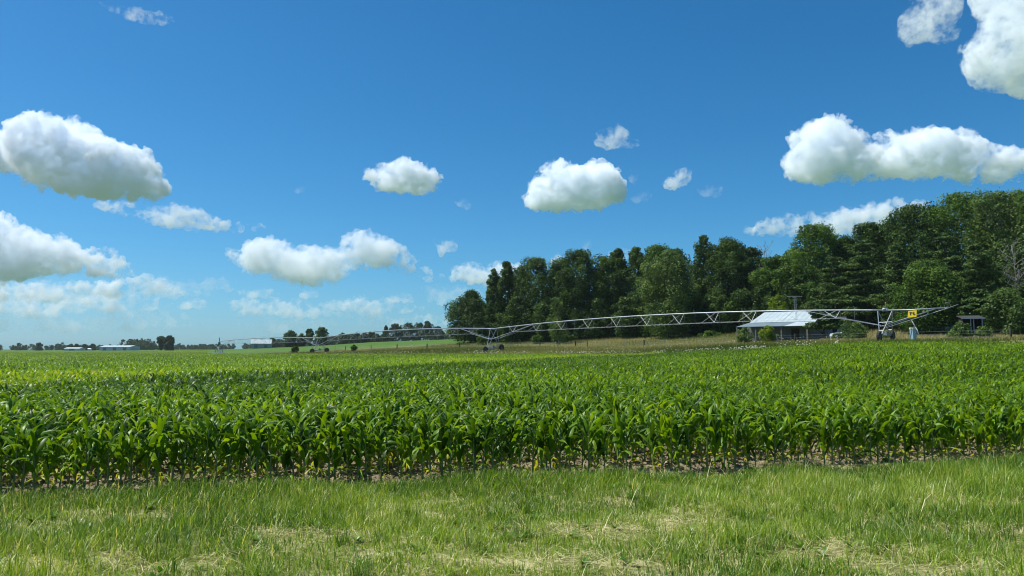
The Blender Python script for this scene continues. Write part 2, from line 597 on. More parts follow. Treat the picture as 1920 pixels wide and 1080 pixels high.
def smooth_noise(x, y, sc, seed=0):
    """cheap value noise, vectorised"""
    g = np.random.default_rng(seed)
    T = g.random((256, 256))
    X, Y = np.asarray(x) / sc + 1000.0, np.asarray(y) / sc + 1000.0
    i, j = np.floor(X).astype(int), np.floor(Y).astype(int)
    a, b = X - i, Y - j
    a, b = a * a * (3 - 2 * a), b * b * (3 - 2 * b)
    q = lambda p, w: T[p % 256, w % 256]
    return (q(i, j) * (1 - a) + q(i + 1, j) * a) * (1 - b) + (q(i, j + 1) * (1 - a) + q(i + 1, j + 1) * a) * b


rad = np.concatenate([np.arange(0.6, 8, 0.22), np.arange(8, 18, 0.065), np.geomspace(18, 60, 110), np.geomspace(60.8, 300, 110), np.geomspace(305, 26000, 90)])
ang = np.concatenate([np.linspace(-42, 42, 620), np.linspace(44, 316, 60)[:-1]])
ang = np.concatenate([ang, [318.0 - 1]])
na, nr = len(ang), len(rad)
AA, RR = np.meshgrid(np.radians(ang), rad)
GX, GY = np.sin(AA) * RR, np.cos(AA) * RR
GZ = ground_z(GX, GY)
u_, v_ = uv(GX, GY)
soilmask = (v_ > ROW0 - 0.5) & (RR < 40)
clod = (smooth_noise(GX, GY, 0.16, 1) - 0.5) * 0.07 + (smooth_noise(GX, GY, 0.09, 2) - 0.5) * 0.05
clod += -0.03 * np.cos((v_ - ROW0) / 0.76 * 2 * np.pi) * 0 + (smooth_noise(GX, GY, 0.5, 3) - 0.5) * 0.05
verge = (smooth_noise(GX, GY, 0.8, 4) - 0.5) * 0.08 + (smooth_noise(GX, GY, 3.0, 5) - 0.5) * 0.12
GZ = GZ + np.where(soilmask, clod, np.where((v_ < ROW0) & (RR < 60), verge, 0))
gv = np.stack([GX, GY, GZ], -1).reshape(-1, 3)
gv = np.vstack([gv, [[0, 0, 0]]])
ri, ai = np.meshgrid(np.arange(nr - 1), np.arange(na), indexing='ij')
an = (ai + 1) % na
gq = np.stack([ri * na + ai, ri * na + an, (ri + 1) * na + an, (ri + 1) * na + ai], -1).reshape(-1, 4)[:, ::-1]
cx = gv[gq].mean(1)
fld = in_field(cx[:, 0], cx[:, 1])
mdw = in_meadow(cx[:, 0], cx[:, 1])
vg = (uv(cx[:, 0], cx[:, 1])[1] < ROW0 - 0.25)


def mat_ground(name, stops, sc, detail=8, rough=0.95, bump=0.4, sc2=None):
    m, nt, out = new_mat(name)
    b = nt.nodes.new("ShaderNodeBsdfPrincipled")
    tc = nt.nodes.new("ShaderNodeTexCoord")
    n = noise_node(nt, sc, detail, 0.7, tc.outputs["Object"])
    fac = n.outputs["Fac"]
    if sc2:
        n2 = noise_node(nt, sc2, 4, 0.6, tc.outputs["Object"])
        mx = nt.nodes.new("ShaderNodeMix")
        mx.inputs[0].default_value = 0.5
        nt.links.new(fac, mx.inputs[2])
        nt.links.new(n2.outputs["Fac"], mx.inputs[3])
        fac = mx.outputs[0]
    r = ramp_node(nt, fac, stops)
    nt.links.new(r.outputs[0], b.inputs["Base Color"])
    b.inputs["Roughness"].default_value = rough
    b.inputs["Specular IOR Level"].default_value = 0.15
    bp = nt.nodes.new("ShaderNodeBump")
    bp.inputs["Strength"].default_value = bump
    bp.inputs["Distance"].default_value = 0.05
    nt.links.new(n.outputs["Fac"], bp.inputs["Height"])
    nt.links.new(bp.outputs[0], b.inputs["Normal"])
    nt.links.new(b.outputs[0], out.inputs[0])
    return m


M_soil = mat_ground("field_soil", [(0.30, (0.06, 0.045, 0.030)), (0.5, (0.19, 0.145, 0.10)), (0.70, (0.37, 0.30, 0.21))], 7.0)
M_verge = mat_ground("verge_thatch", [(0.30, (0.06, 0.08, 0.02)), (0.50, (0.18, 0.18, 0.06)), (0.66, (0.58, 0.50, 0.29))], 14.0, sc2=1.3)
M_meadow = mat_ground("dry_meadow", [(0.30, (0.06, 0.09, 0.025)), (0.5, (0.13, 0.135, 0.045)), (0.70, (0.22, 0.19, 0.08))], 0.6, sc2=0.07)
M_far = mat_ground("far_fields", [(0.35, (0.042, 0.092, 0.013)), (0.5, (0.066, 0.130, 0.017)), (0.66, (0.105, 0.155, 0.025))], 0.25, sc2=0.012)


def cut(name, mask, mat):
    q = gq[mask]
    idx = np.unique(q)
    rm = np.zeros(len(gv), np.int32)
    rm[idx] = np.arange(len(idx))
    o = mesh_np(name, gv[idx], rm[q], mat, smooth=True)
    tag(o, kind="structure")
    return o


cut("field_soil", fld, M_soil)
cut("roadside_ground", vg & ~fld, M_verge)
cut("meadow_ground", mdw, M_meadow)
cut("ground", ~(fld | mdw | vg), M_far)
# ------------------------------------------------------------------ corn
M_cornleaf = mat_leaf("corn_leaf", [(0.0, (0.022, 0.056, 0.004)), (0.40, (0.082, 0.172, 0.006)), (0.68, (0.165, 0.275, 0.010)), (0.82, (0.22, 0.29, 0.014)), (1.0, (0.36, 0.36, 0.03))],
                      rough=0.40, trans=0.31, trans_col=(3.0, 2.5, 0.7), spec=0.20)
M_stalk = mat_simple("corn_stalk", (0.17, 0.24, 0.06), (0.24, 0.22, 0.09), scale=9, rough=0.5)


def corn_geo(g, leaves, segs, folded, stalk_n, hgt=1.0, wide=1.0):
    """One maize plant about 1 m tall. Returns stalk (verts, faces) and leaves (verts, faces, tint)."""
    sh = 0.70 * hgt
    lean = g.normal(0, 0.03, 2)
    phi0 = g.uniform(0, 2 * np.pi)

    def axis(h):
        q = h / sh
        return np.array([lean[0] * q, lean[1] * q, h])
    sv, sf = [], []
    if stalk_n:
        for k, h in enumerate((-0.05, sh * 0.4, sh)):
            rr = (0.016, 0.013, 0.005)[k]
            for j in range(stalk_n):
                a = 2 * np.pi * j / stalk_n
                sv.append(axis(h) + np.array([np.cos(a) * rr, np.sin(a) * rr, 0]))
        for k in range(2):
            for j in range(stalk_n):
                sf.append((k * stalk_n + j, k * stalk_n + (j + 1) % stalk_n, (k + 1) * stalk_n + (j + 1) % stalk_n, (k + 1) * stalk_n + j))
    lv, lf, lt = [], [], []
    for i in range(leaves):
        q = i / max(1, leaves - 1)
        h = (0.09 + 0.91 * q ** 0.95) * sh
        phi = phi0 + np.pi * i + g.normal(0, 0.35)
        L = (0.34 + 0.62 * np.sin(np.pi * min(1, 0.18 + 0.72 * q))) * hgt * g.uniform(0.82, 1.15) * 0.60
        W = (0.0185 + 0.022 * np.sin(np.pi * min(1, 0.15 + 0.75 * q))) * g.uniform(0.85, 1.15) * wide
        th0 = np.radians(g.uniform(18, 38) * (1 - q) + g.uniform(3, 15) * q)
        th1 = np.radians(g.uniform(100, 175) * (1 - 0.40 * q))
        if q > 0.85:
            th1 = np.radians(g.uniform(60, 130))
        if i < 2:
            L *= 0.95
            W *= 0.7
            th0, th1 = np.radians(g.uniform(35, 65)), np.radians(g.uniform(140, 185))
        twist = g.normal(0, 0.5)
        wav = g.uniform(0, 6.28)
        p = axis(h)
        base = len(lv)
        tint = g.uniform(0.0, 0.70)
        if i < 2 and g.random() < 0.5:
            tint = g.uniform(0.8, 1.0)
        for k in range(segs + 1):
            t = k / segs
            th = th0 + (th1 - th0) * t ** 1.8
            d = np.array([np.sin(th) * np.cos(phi), np.sin(th) * np.sin(phi), np.cos(th)])
            if k:
                p = p + d * (L / segs)
            w = W * min(1.0, 0.45 + 2.6 * t) * (1 - t ** 2.4) + 0.0015
            side = np.array([-np.sin(phi), np.cos(phi), 0])
            nrm = np.cross(d, side)
            tw = twist * t
            sd = side * np.cos(tw) + nrm * np.sin(tw)
            nn = np.cross(d, sd)
            fold = 0.42 * w
            wave = 0.45 * w * np.sin(wav + t * 13)
            if folded:
                lv += [p + sd * w - nn * (fold + wave), p, p - sd * w - nn * (fold - wave)]
            else:
                lv += [p + sd * w, p - sd * w]
            lt += [tint] * (3 if folded else 2)
        m = 3 if folded else 2
        for k in range(segs):
            a = base + k * m
            for j in range(m - 1):
                lf.append((a + j, a + j + 1, a + m + j + 1, a + m + j))
    return (np.array(sv).reshape(-1, 3), np.array(sf, int).reshape(-1, 4)), (np.array(lv), np.array(lf, int), np.array(lt))


def rows_points(x0, x1, d0, d1, step, every=1, rowstep=1):
    """Plant positions along the crop rows inside the camera's wider field of view between distances d0 and d1."""
    vmax = d1 * 1.5
    out = []
    k0 = 0
    for k in range(k0, int(vmax / 0.76), rowstep):
        v = ROW0 + 0.76 * k
        us = np.arange(-d1 * 1.0, d1 * 1.0, step)
        us = us + rng.normal(0, step * 0.16, len(us))
        vv = v + rng.normal(0, 0.025, len(us))
        x, y = xy(us, vv)
        dd = np.hypot(x, y)
        ok = (dd >= d0) & (dd < d1) & (y > 0) & (np.abs(x) < 0.74 * y + 4.0) & in_field(x, y) & (rng.uniform(0, 1, len(x)) > 0.05)
        out.append(np.stack([x[ok], y[ok], np.full(ok.sum(), k)], 1))
    return np.vstack(out)


def vigor(x, y):
    """height factor and yellowing of the crop over the field"""
    h = 0.88 + 0.24 * smooth_noise(x, y, 9.0, 11) + 0.16 * (smooth_noise(x, y, 1.6, 12) - 0.5)
    s, t = st(x, y)
    r = t / np.maximum(s, 1)
    d = np.hypot(x, y)
    # stressed, yellower corn beyond a line that runs from near left to far right; a darker lush belt just in front of it
    far = np.clip((s - 60) / 22, 0, 1) * np.clip((r - 0.45) / 0.4, 0, 1)
    q = x / np.maximum(y, 1.0)
    db = np.interp(q, [-0.75, -0.47, -0.26, 0.03, 0.20, 0.30], [30, 36, 43, 76, 103, 150]) + 5 * (smooth_noise(x, y, 7.0, 14) - 0.5)
    past = np.clip((d - db) / 4.0, 0, 1)
    yel = past * (0.95 * np.exp(-np.maximum(d - db, 0) / 14.0) + 0.06 * (d < 170)) * (0.75 + 0.5 * smooth_noise(x, y, 11.0, 13))
    yel = np.where(d > db, yel, -0.20 * np.exp(-((d - db) / (10.0 + 0.22 * db)) ** 2))
    yel = np.clip(yel, -0.3, 0.9)
    h = h * (1 - 0.28 * far * np.clip(r, 0, 1))
    return h, yel


def scatter(name, variants, pts, mats):
    """Merge many placed plant variants into one mesh."""
    h, yel = vigor(pts[:, 0], pts[:, 1])
    z = ground_z(pts[:, 0], pts[:, 1])
    n = len(pts)
    which = rng.integers(0, len(variants), n)
    a = rng.uniform(0, 2 * np.pi, n)
    sc = h * rng.uniform(0.82, 1.14, n)
    dark = (smooth_noise(pts[:, 0], pts[:, 1], 5.0, 21) - 0.5) * 0.25
    VV, FF, TT, MM, off = [], [], [], [], 0
    for k, ((sv, sf), (lv, lf, lt)) in enumerate(variants):
        idx = np.nonzero(which == k)[0]
        if not len(idx):
            continue
        bv = np.vstack([sv, lv]) if len(sv) else lv
        bf = np.vstack([sf, lf + len(sv)]) if len(sv) else lf
        bt = np.concatenate([np.full(len(sv), 0.4), lt])
        c, s_ = np.cos(a[idx]) * sc[idx], np.sin(a[idx]) * sc[idx]
        X = bv[None, :, 0] * c[:, None] - bv[None, :, 1] * s_[:, None] + pts[idx, 0][:, None]
        Y = bv[None, :, 0] * s_[:, None] + bv[None, :, 1] * c[:, None] + pts[idx, 1][:, None]
        Z = bv[None, :, 2] * sc[idx][:, None] + z[idx][:, None]
        VV.append(np.stack([X, Y, Z], -1).reshape(-1, 3).astype(np.float32))
        m = len(idx)
        FF.append((bf[None] + (np.arange(m) * len(bv))[:, None, None] + off).reshape(-1, 4))
        yy = yel[idx][:, None]
        tt = np.where(yy >= 0, bt[None, :] * (1 - yy) + yy * (0.66 + 0.34 * bt[None, :]), bt[None, :] + yy) + dark[idx][:, None]
        TT.append(np.clip(tt, 0, 1).reshape(-1))
        MM.append(np.tile(np.concatenate([np.zeros(len(sf), int), np.ones(len(lf), int)]), m))
        off += m * len(bv)
    return np.vstack(VV), np.vstack(FF), np.concatenate(TT), np.concatenate(MM)


g0 = np.random.default_rng(31)
LOD0 = [corn_geo(g0, 11, 7, True, 6) for _ in range(14)]
LOD1 = [corn_geo(g0, 10, 4, True, 3) for _ in range(14)]
LOD2 = [corn_geo(g0, 9, 3, False, 0, wide=1.1) for _ in range(12)]
LOD3 = [corn_geo(g0, 8, 2, False, 0, wide=1.2) for _ in range(10)]

near = rows_points(-1, 1, 0, 26, 0.158)
o_ = np.argsort(np.hypot(near[:, 0], near[:, 1]))
# the plants that show largest: the first rows inside the picture
inview = np.abs(near[:, 0]) < 0.70 * near[:, 1]
score = np.where(inview, np.hypot(near[:, 0], near[:, 1]) + near[:, 2] * 3.0, 1e9)
first = np.argsort(score)[:300]
mask = np.zeros(len(near), bool)
mask[first] = True

protos = []
for (sv, sf), (lv, lf, lt) in LOD0:
    ms = mesh_np("stalk", sv, sf, M_stalk, smooth=True)
    ml = mesh_np("leaves", lv, lf, M_cornleaf, smooth=True, cols=lt)
    protos.append((ms.data, ml.data))
    bpy.data.objects.remove(ms)
    bpy.data.objects.remove(ml)
h_, y_ = vigor(near[first, 0], near[first, 1])
ROWWORD = ["front", "second", "third", "fourth", "fifth"]
for (x, y, k), hh in zip(near[first], h_):
    r_ = empty("corn_plant", (x, y, gz(x, y) - 0.01), random.uniform(0, 6.28))
    s_ = hh * random.uniform(0.84, 1.12)
    r_.scale = (s_, s_, s_)
    tag(r_, "waist-high green corn plant in the %s row from the grass verge" % ROWWORD[min(int(k), 4)], "corn plant",
        "corn plants in the %s row by the verge" % ROWWORD[min(int(k), 4)])
    a_, b_ = random.choice(protos)
    for nm, dat in (("stalk", a_), ("leaves", b_)):
        c_ = bpy.data.objects.new(nm, dat)
        COL.objects.link(c_)
        c_.parent = r_

blocks = [scatter("a", LOD0, near[~mask & (near[:, 2] < 5)], None),
          scatter("b", LOD1, near[~mask & (near[:, 2] >= 5)], None),
          scatter("c", LOD2, rows_points(-1, 1, 26, 62, 0.17), None),
          scatter("d", LOD3, rows_points(-1, 1, 62, 135, 0.18), None),
          scatter("e", LOD3, rows_points(-1, 1, 135, 300, 0.4), None),
          scatter("f", LOD3, rows_points(-1, 1, 300, 470, 1.0, rowstep=2), None)]
VV, FF, TT, MM, off = [], [], [], [], 0
for v, f, t, m in blocks:
    VV.append(v)
    FF.append(f + off)
    TT.append(t)
    MM.append(m)
    off += len(v)
crop = mesh_np("corn_crop", np.vstack(VV), np.vstack(FF), [M_stalk, M_cornleaf], smooth=True, cols=np.concatenate(TT), midx=np.concatenate(MM))
tag(crop, "waist-high green corn standing in rows across the whole field", "corn", kind="stuff")
print("corn verts", off)
del VV, FF, TT, MM, blocks
# ------------------------------------------------------------------ verge grass
M_grass = mat_leaf("verge_grass", [(0.0, (0.048, 0.120, 0.012)), (0.32, (0.140, 0.245, 0.020)), (0.62, (0.28, 0.36, 0.045)), (0.80, (0.40, 0.42, 0.16)), (1.0, (0.68, 0.62, 0.38))],
                   rough=0.36, trans=0.32, trans_col=(2.0, 1.8, 0.7), spec=0.22)


def blades(x, y, z, length, width, az, th0, th1, tint, segs=2):
    """Curved tapering blades, vectorised: segs quads then a tip triangle."""
    n = len(x)
    p = np.stack([x, y, z], 1)
    side = np.stack([-np.sin(az), np.cos(az), np.zeros(n)], 1)
    V = []
    for k in range(segs + 1):
        t = k / segs
        if k:
            th = th0 + (th1 - th0) * (t - 0.5 / segs)
            d = np.stack([np.sin(th) * np.cos(az), np.sin(th) * np.sin(az), np.cos(th)], 1)
            p = p + d * (length / segs)[:, None]
        if k < segs:
            w = (width * (1 - 0.45 * t) * 0.5)[:, None]
            V += [p + side * w, p - side * w]
        else:
            V += [p]
    m = 2 * segs + 1
    V = np.stack(V, 1).reshape(-1, 3)
    base = (np.arange(n) * m)[:, None]
    quads = [base + np.array([[2 * k, 2 * k + 1, 2 * k + 3, 2 * k + 2]]) for k in range(segs - 1)]
    tri = base + np.array([[2 * segs - 2, 2 * segs - 1, 2 * segs]])
    return V, (np.vstack(quads) if quads else np.zeros((0, 4), int)), tri, np.repeat(tint, m)


BARE = []
for px, py, rx, ry in ((1520, 1046, 1.0, .28), (1800, 946, .65, .25), (1060, 1062, .8, .25), (360, 1056, .55, .25), (90, 1056, 1.0, .25), (600, 1004, .4, .2), (1890, 1000, .7, .22),
                       (1230, 985, .7, .3), (480, 1002, .3, .2), (1110, 1000, .9, .3), (1700, 1075, .8, .2)):
    a_, b_ = ray(px, py)
    d_ = -CAM_Z / b_
    BARE.append((a_ * d_, d_, rx, ry))


def bare(x, y):
    m = np.zeros_like(x)
    for bx, by, rx, ry in BARE:
        m = np.maximum(m, np.exp(-(((x - bx + 0.3 * np.sin(y * 9)) / rx) ** 2 + ((y - by + 0.07 * np.sin(x * 7)) / (ry * 1.1)) ** 2) ** 2 * 0.8))
    return m


def verge_z(x, y):
    v = uv(x, y)[1]
    q = (smooth_noise(x, y, 0.8, 4) - 0.5) * 0.08 + (smooth_noise(x, y, 3.0, 5) - 0.5) * 0.12
    return ground_z(x, y) + np.where(v < ROW0, q, 0.0)


g = np.random.default_rng(55)
N = 430000
x = g.uniform(-13, 15, N)
v = 4.2 + (ROW0 - 0.15 - 4.2) * g.uniform(0, 1, N)
u = x
x, y = xy(u, v)
keep = np.abs(x) < 0.74 * y + 2.5
dens = 0.25 + 1.1 * smooth_noise(x, y, 0.20, 61) * (0.5 + smooth_noise(x, y, 0.9, 62))
edge = np.clip((ROW0 - 0.30 + 0.35 * (smooth_noise(u, v * 0, 0.7, 66) - 0.5) - v) / 0.25, 0, 1)
dens = dens * (1 - 0.93 * bare(x, y)) * edge
keep &= g.uniform(0, 1, N) < dens
x, y, u, v = x[keep], y[keep], u[keep], v[keep]
n = len(x)
tall = smooth_noise(x, y, 1.1, 63)
rim = np.exp(-((v - (ROW0 - 0.75)) / 0.45) ** 2)
L = (0.07 + 0.17 * tall ** 1.5 + 0.10 * rim * smooth_noise(x, y, 0.8, 67)) * g.uniform(0.6, 1.5, n)
W = g.uniform(0.005, 0.012, n)
az = g.uniform(0, 2 * np.pi, n)
th0 = np.abs(g.normal(0.28, 0.32, n))
th1 = th0 + np.abs(g.normal(0.75, 0.65, n))
hue = smooth_noise(x, y, 1.4, 64)
tint = 0.06 + 0.46 * hue + g.normal(0, 0.15, n) - 0.16 * rim
dry = g.uniform(0, 1, n) < 0.05 + 0.13 * smooth_noise(x, y, 0.7, 65)
tint = np.where(dry, g.uniform(0.66, 1.0, n), tint)
A = blades(x, y, verge_z(x, y) - 0.01, L, W, az, th0, th1, np.clip(tint, 0, 1))
# straw lying in the thin places
N2 = 60000
x = g.uniform(-12, 14, N2)
v = g.uniform(4.3, ROW0 - 0.05, N2)
x, y = xy(x, v)
w = 0.06 + 1.5 * bare(x, y) + 0.8 * np.clip((v - ROW0 + 0.55) / 0.5, 0, 1)
k = (g.uniform(0, 1, N2) < w) & (np.abs(x) < 0.74 * y + 2.5)
x, y = x[k], y[k]
n = len(x)
B = blades(x, y, verge_z(x, y) + g.uniform(0.0, 0.05, n), g.uniform(0.08, 0.30, n), g.uniform(0.004, 0.008, n), g.uniform(0, 6.28, n),
           g.uniform(1.1, 1.5, n), g.uniform(1.45, 1.8, n), g.uniform(0.78, 1.0, n))
# taller flowering stems and a few long blades
N3 = 2600
x = g.uniform(-12, 14, N3)
v = g.uniform(4.5, ROW0 - 0.4, N3)
x, y = xy(x, v)
n = len(x)
C = blades(x, y, verge_z(x, y), g.uniform(0.22, 0.46, n), g.uniform(0.004, 0.010, n), g.uniform(0, 6.28, n), g.uniform(0.1, 0.8, n), g.uniform(0.5, 1.7, n), np.clip(g.normal(0.6, 0.2, n), 0.1, 1))
# coarse tufts
NT = 420
tx, tv = g.uniform(-12, 14, NT), 4.4 + (ROW0 - 0.3 - 4.4) * g.uniform(0, 1, NT) ** 0.75
tx, ty = xy(tx, tv)
per = 46
x = np.repeat(tx, per) + g.normal(0, 0.05, NT * per)
y = np.repeat(ty, per) + g.normal(0, 0.05, NT * per)
big = np.repeat(g.uniform(0.5, 1.25, NT), per)
n = NT * per
Dt = blades(x, y, verge_z(x, y) - 0.01, big * g.uniform(0.10, 0.27, n), g.uniform(0.006, 0.012, n), g.uniform(0, 6.28, n), np.abs(g.normal(0.3, 0.25, n)), np.abs(g.normal(1.0, 0.5, n)),
            np.clip(np.repeat(g.uniform(0.0, 0.5, NT), per) + g.normal(0, 0.1, n), 0, 1))
# rosettes of broad leaves
NR = 260
rx_, rv_ = g.uniform(-11, 13, NR), g.uniform(4.5, ROW0 - 0.5, NR)
rx_, ry_ = xy(rx_, rv_)
per = 9
n = NR * per
x, y = np.repeat(rx_, per), np.repeat(ry_, per)
Et = blades(x, y, verge_z(x, y) + 0.02, g.uniform(0.06, 0.16, n), g.uniform(0.02, 0.045, n), g.uniform(0, 6.28, n), g.uniform(0.5, 1.0, n), g.uniform(1.2, 1.7, n), np.clip(g.normal(0.2, 0.12, n), 0, 1), segs=3)
V, Q, T3, TT, off = [], [], [], [], 0
for a, q, t, tt in (A, B, C, Dt, Et):
    V.append(a)
    Q.append(q + off)
    T3.append(t + off)
    TT.append(tt)
    off += len(a)
o = mesh_np("verge_grass", np.vstack(V), [np.vstack(Q), np.vstack(T3)], M_grass, cols=np.concatenate(TT))
tag(o, "uneven green roadside grass mixed with pale straw in front of the corn", "grass", kind="stuff")
print("grass verts", off)

# clods and bits of old stubble lying on the bare soil
N = 9000
x = g.uniform(-12, 14, N)
v = ROW0 - 0.45 + 2.6 * g.uniform(0, 1, N) ** 1.4
x, y = xy(x, v)
n = len(x)
rr = 0.008 + 0.035 * g.uniform(0, 1, n) ** 3
V0, F0 = ICO_V, ICO_F
jit = 1 + g.normal(0, 0.22, (n, len(V0)))
Vc = V0[None] * jit[..., None] * rr[:, None, None] * np.array([1.2, 1.0, 0.75])
zc = ground_z(x, y) + (smooth_noise(x, y, 0.16, 1) - 0.5) * 0.07 + (smooth_noise(x, y, 0.09, 2) - 0.5) * 0.05 + (smooth_noise(x, y, 0.5, 3) - 0.5) * 0.05
Vc = Vc + np.stack([x, y, zc + rr * 0.2], 1)[:, None]
o = mesh_np("soil_clods", Vc.reshape(-1, 3), (F0[None] + (np.arange(n) * len(V0))[:, None, None]).reshape(-1, 3), M_soil)
tag(o, "dry brown clods lying between the first corn rows and the verge", "soil clods", kind="stuff")
N = 5200
x = g.uniform(-12, 14, N)
v = ROW0 - 0.5 + 1.9 * g.uniform(0, 1, N) ** 1.5
x, y = xy(x, v)
n = len(x)
D_ = blades(x, y, ground_z(x, y) + g.uniform(0.01, 0.05, n), g.uniform(0.05, 0.28, n), g.uniform(0.004, 0.011, n), g.uniform(0, 6.28, n), g.uniform(1.0, 1.55, n), g.uniform(1.4, 1.8, n), g.uniform(0.80, 1.0, n))
N = 2600
x = g.uniform(-12, 14, N)
v = ROW0 - 0.4 + 1.2 * g.uniform(0, 1, N) ** 2
x, y = xy(x, v)
k = smooth_noise(x, y, 0.6, 68) > 0.55
x, y = x[k], y[k]
n = len(x)
E_ = blades(x, y, ground_z(x, y), g.uniform(0.05, 0.2, n), g.uniform(0.005, 0.011, n), g.uniform(0, 6.28, n), g.uniform(0.1, 0.6, n), g.uniform(0.6, 1.4, n), g.uniform(0.0, 0.35, n))
V, Q, T3, TT, off = [], [], [], [], 0
for a, q, t, tt in (D_, E_):
    V.append(a)
    Q.append(q + off)
    T3.append(t + off)
    TT.append(tt)
    off += len(a)
o = mesh_np("stubble_litter", np.vstack(V), [np.vstack(Q), np.vstack(T3)], M_grass, cols=np.concatenate(TT))
tag(o, "old pale stubble and small weeds on the bare soil edge", "litter", kind="stuff")

# ------------------------------------------------------------------ meadow grass beyond the crop
M_mgrass = mat_leaf("meadow_grass", [(0.0, (0.055, 0.095, 0.020)), (0.4, (0.13, 0.155, 0.040)), (0.7, (0.25, 0.235, 0.085)), (1.0, (0.38, 0.33, 0.17))],
                    rough=0.7, trans=0.25, trans_col=(1.6, 1.5, 0.9), spec=0.1)
N = 420000
d = 82 + 125 * g.uniform(0, 1, N) ** 1.2
x = g.uniform(-0.45, 0.76, N) * d
y = d
k = in_meadow(x, y) & (g.uniform(0, 1, N) < 0.5 + 0.5 * smooth_noise(x, y, 2.0, 71))
x, y = x[k], y[k]
n = len(x)
s_, t_ = st(x, y)
hgt = 0.28 + 0.42 * smooth_noise(x, y, 6, 72) + 0.25 * np.exp(-((s_ - 90) / 5) ** 2)
tint = np.clip(0.55 + 0.9 * (smooth_noise(x, y, 14, 73) - 0.5) + g.normal(0, 0.14, n) - 0.35 * np.exp(-((s_ - 92) / 7) ** 2), 0, 1)
A = blades(x, y, ground_z(x, y) - 0.02, hgt * g.uniform(0.6, 1.3, n), g.uniform(0.03, 0.075, n), g.uniform(0, 6.28, n), g.uniform(0, 0.35, n), g.uniform(0.3, 1.1, n), tint)
o = mesh_np("meadow_grass", A[0], [A[1], A[2]], M_mgrass, cols=A[3])
tag(o, "tall dry tan and olive grass in the meadow behind the corn", "grass", kind="stuff")

M_flower = mat_simple("flower_white", (0.62, 0.60, 0.47), (0.42, 0.40, 0.28), scale=2.0, rough=0.8)
N = 2600
ppx = 1570 - 960 * g.uniform(0, 1, N) ** 2.0
ss = 86.5 + np.abs(g.normal(0, 2.2, N)) + np.where(g.uniform(0, 1, N) < 0.15, g.uniform(0, 25, N), 0)
q = (ppx - 960) / F
d = ss / (0.731 * q + 0.683)
x, y = q * d, d
k = (smooth_noise(x, y, 2.2, 81) > 0.52) & ~in_field(x, y)
x, y = x[k], y[k]
n = len(x)
z = ground_z(x, y) + g.uniform(0.35, 0.85, n)
ICO1 = np.array([(0, 0, 1), (1, 0, 0), (0, 1, 0), (-1, 0, 0), (0, -1, 0), (0, 0, -1)], float)
ICOF = np.array([(0, 1, 2), (0, 2, 3), (0, 3, 4), (0, 4, 1), (5, 2, 1), (5, 3, 2), (5, 4, 3), (5, 1, 4)])
rr = g.uniform(0.04, 0.11, n)
Vf = ICO1[None] * rr[:, None, None] * np.array([1.2, 1.2, 0.6]) + np.stack([x, y, z], 1)[:, None]
o = mesh_np("wildflowers", Vf.reshape(-1, 3), (ICOF[None] + (np.arange(n) * 6)[:, None, None]).reshape(-1, 3), M_flower)
tag(o, "pale cream wildflower heads along the far edge of the corn", "wildflowers", kind="stuff")
# ------------------------------------------------------------------ trees
M_bark = mat_simple("bark", (0.085, 0.065, 0.05), (0.04, 0.03, 0.024), scale=2.5, rough=0.95, bump=0.4)
M_deadwood = mat_simple("dead_wood", (0.30, 0.27, 0.24), (0.18, 0.16, 0.14), scale=2.0, rough=0.9)
TR = (2.2, 2.1, 0.9)
DARK = mat_leaf("dark_foliage", [(0, (0.016, 0.036, 0.009)), (0.5, (0.040, 0.082, 0.017)), (1, (0.095, 0.155, 0.034))], rough=0.5, trans=0.22, trans_col=TR, spec=0.12)
MID = mat_leaf("mid_foliage", [(0, (0.022, 0.050, 0.009)), (0.5, (0.055, 0.112, 0.018)), (1, (0.120, 0.195, 0.034))], rough=0.5, trans=0.25, trans_col=TR, spec=0.12)
OLIVE = mat_leaf("olive_foliage", [(0, (0.040, 0.078, 0.020)), (0.5, (0.082, 0.138, 0.034)), (1, (0.150, 0.215, 0.065))], rough=0.5, trans=0.25, trans_col=TR, spec=0.12)
LIME = mat_leaf("lime_foliage", [(0, (0.08, 0.135, 0.012)), (0.5, (0.15, 0.22, 0.018)), (1, (0.24, 0.31, 0.03))], rough=0.5, trans=0.30, trans_col=(1.8, 1.7, 0.9), spec=0.12)
NEEDLE = mat_leaf("pine_needles", [(0, (0.018, 0.046, 0.012)), (0.5, (0.050, 0.096, 0.020)), (1, (0.115, 0.172, 0.036))], rough=0.6, trans=0.15, trans_col=TR, spec=0.2)
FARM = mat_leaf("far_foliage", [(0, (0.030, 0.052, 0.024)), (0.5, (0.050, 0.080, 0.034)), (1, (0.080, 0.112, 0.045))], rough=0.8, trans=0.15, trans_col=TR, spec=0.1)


def unit(v):
    return v / np.maximum(1e-9, np.linalg.norm(v, axis=-1, keepdims=True))


def leaf_cards(c, nrm, size, g):
    """Small four-cornered leaf sprays around centres c, facing nrm."""
    n = len(c)
    a = unit(np.cross(nrm, g.normal(0, 1, (n, 3))))
    b = np.cross(nrm, a)
    s = size[:, None]
    bend = nrm * s * 0.25
    V = np.stack([c - a * s * 0.5, c - b * s * 0.28 - bend * 0.4, c + a * s * 0.55, c + b * s * 0.28 + bend * 0.4], 1)
    return V.reshape(-1, 3), np.arange(4 * n).reshape(-1, 4)


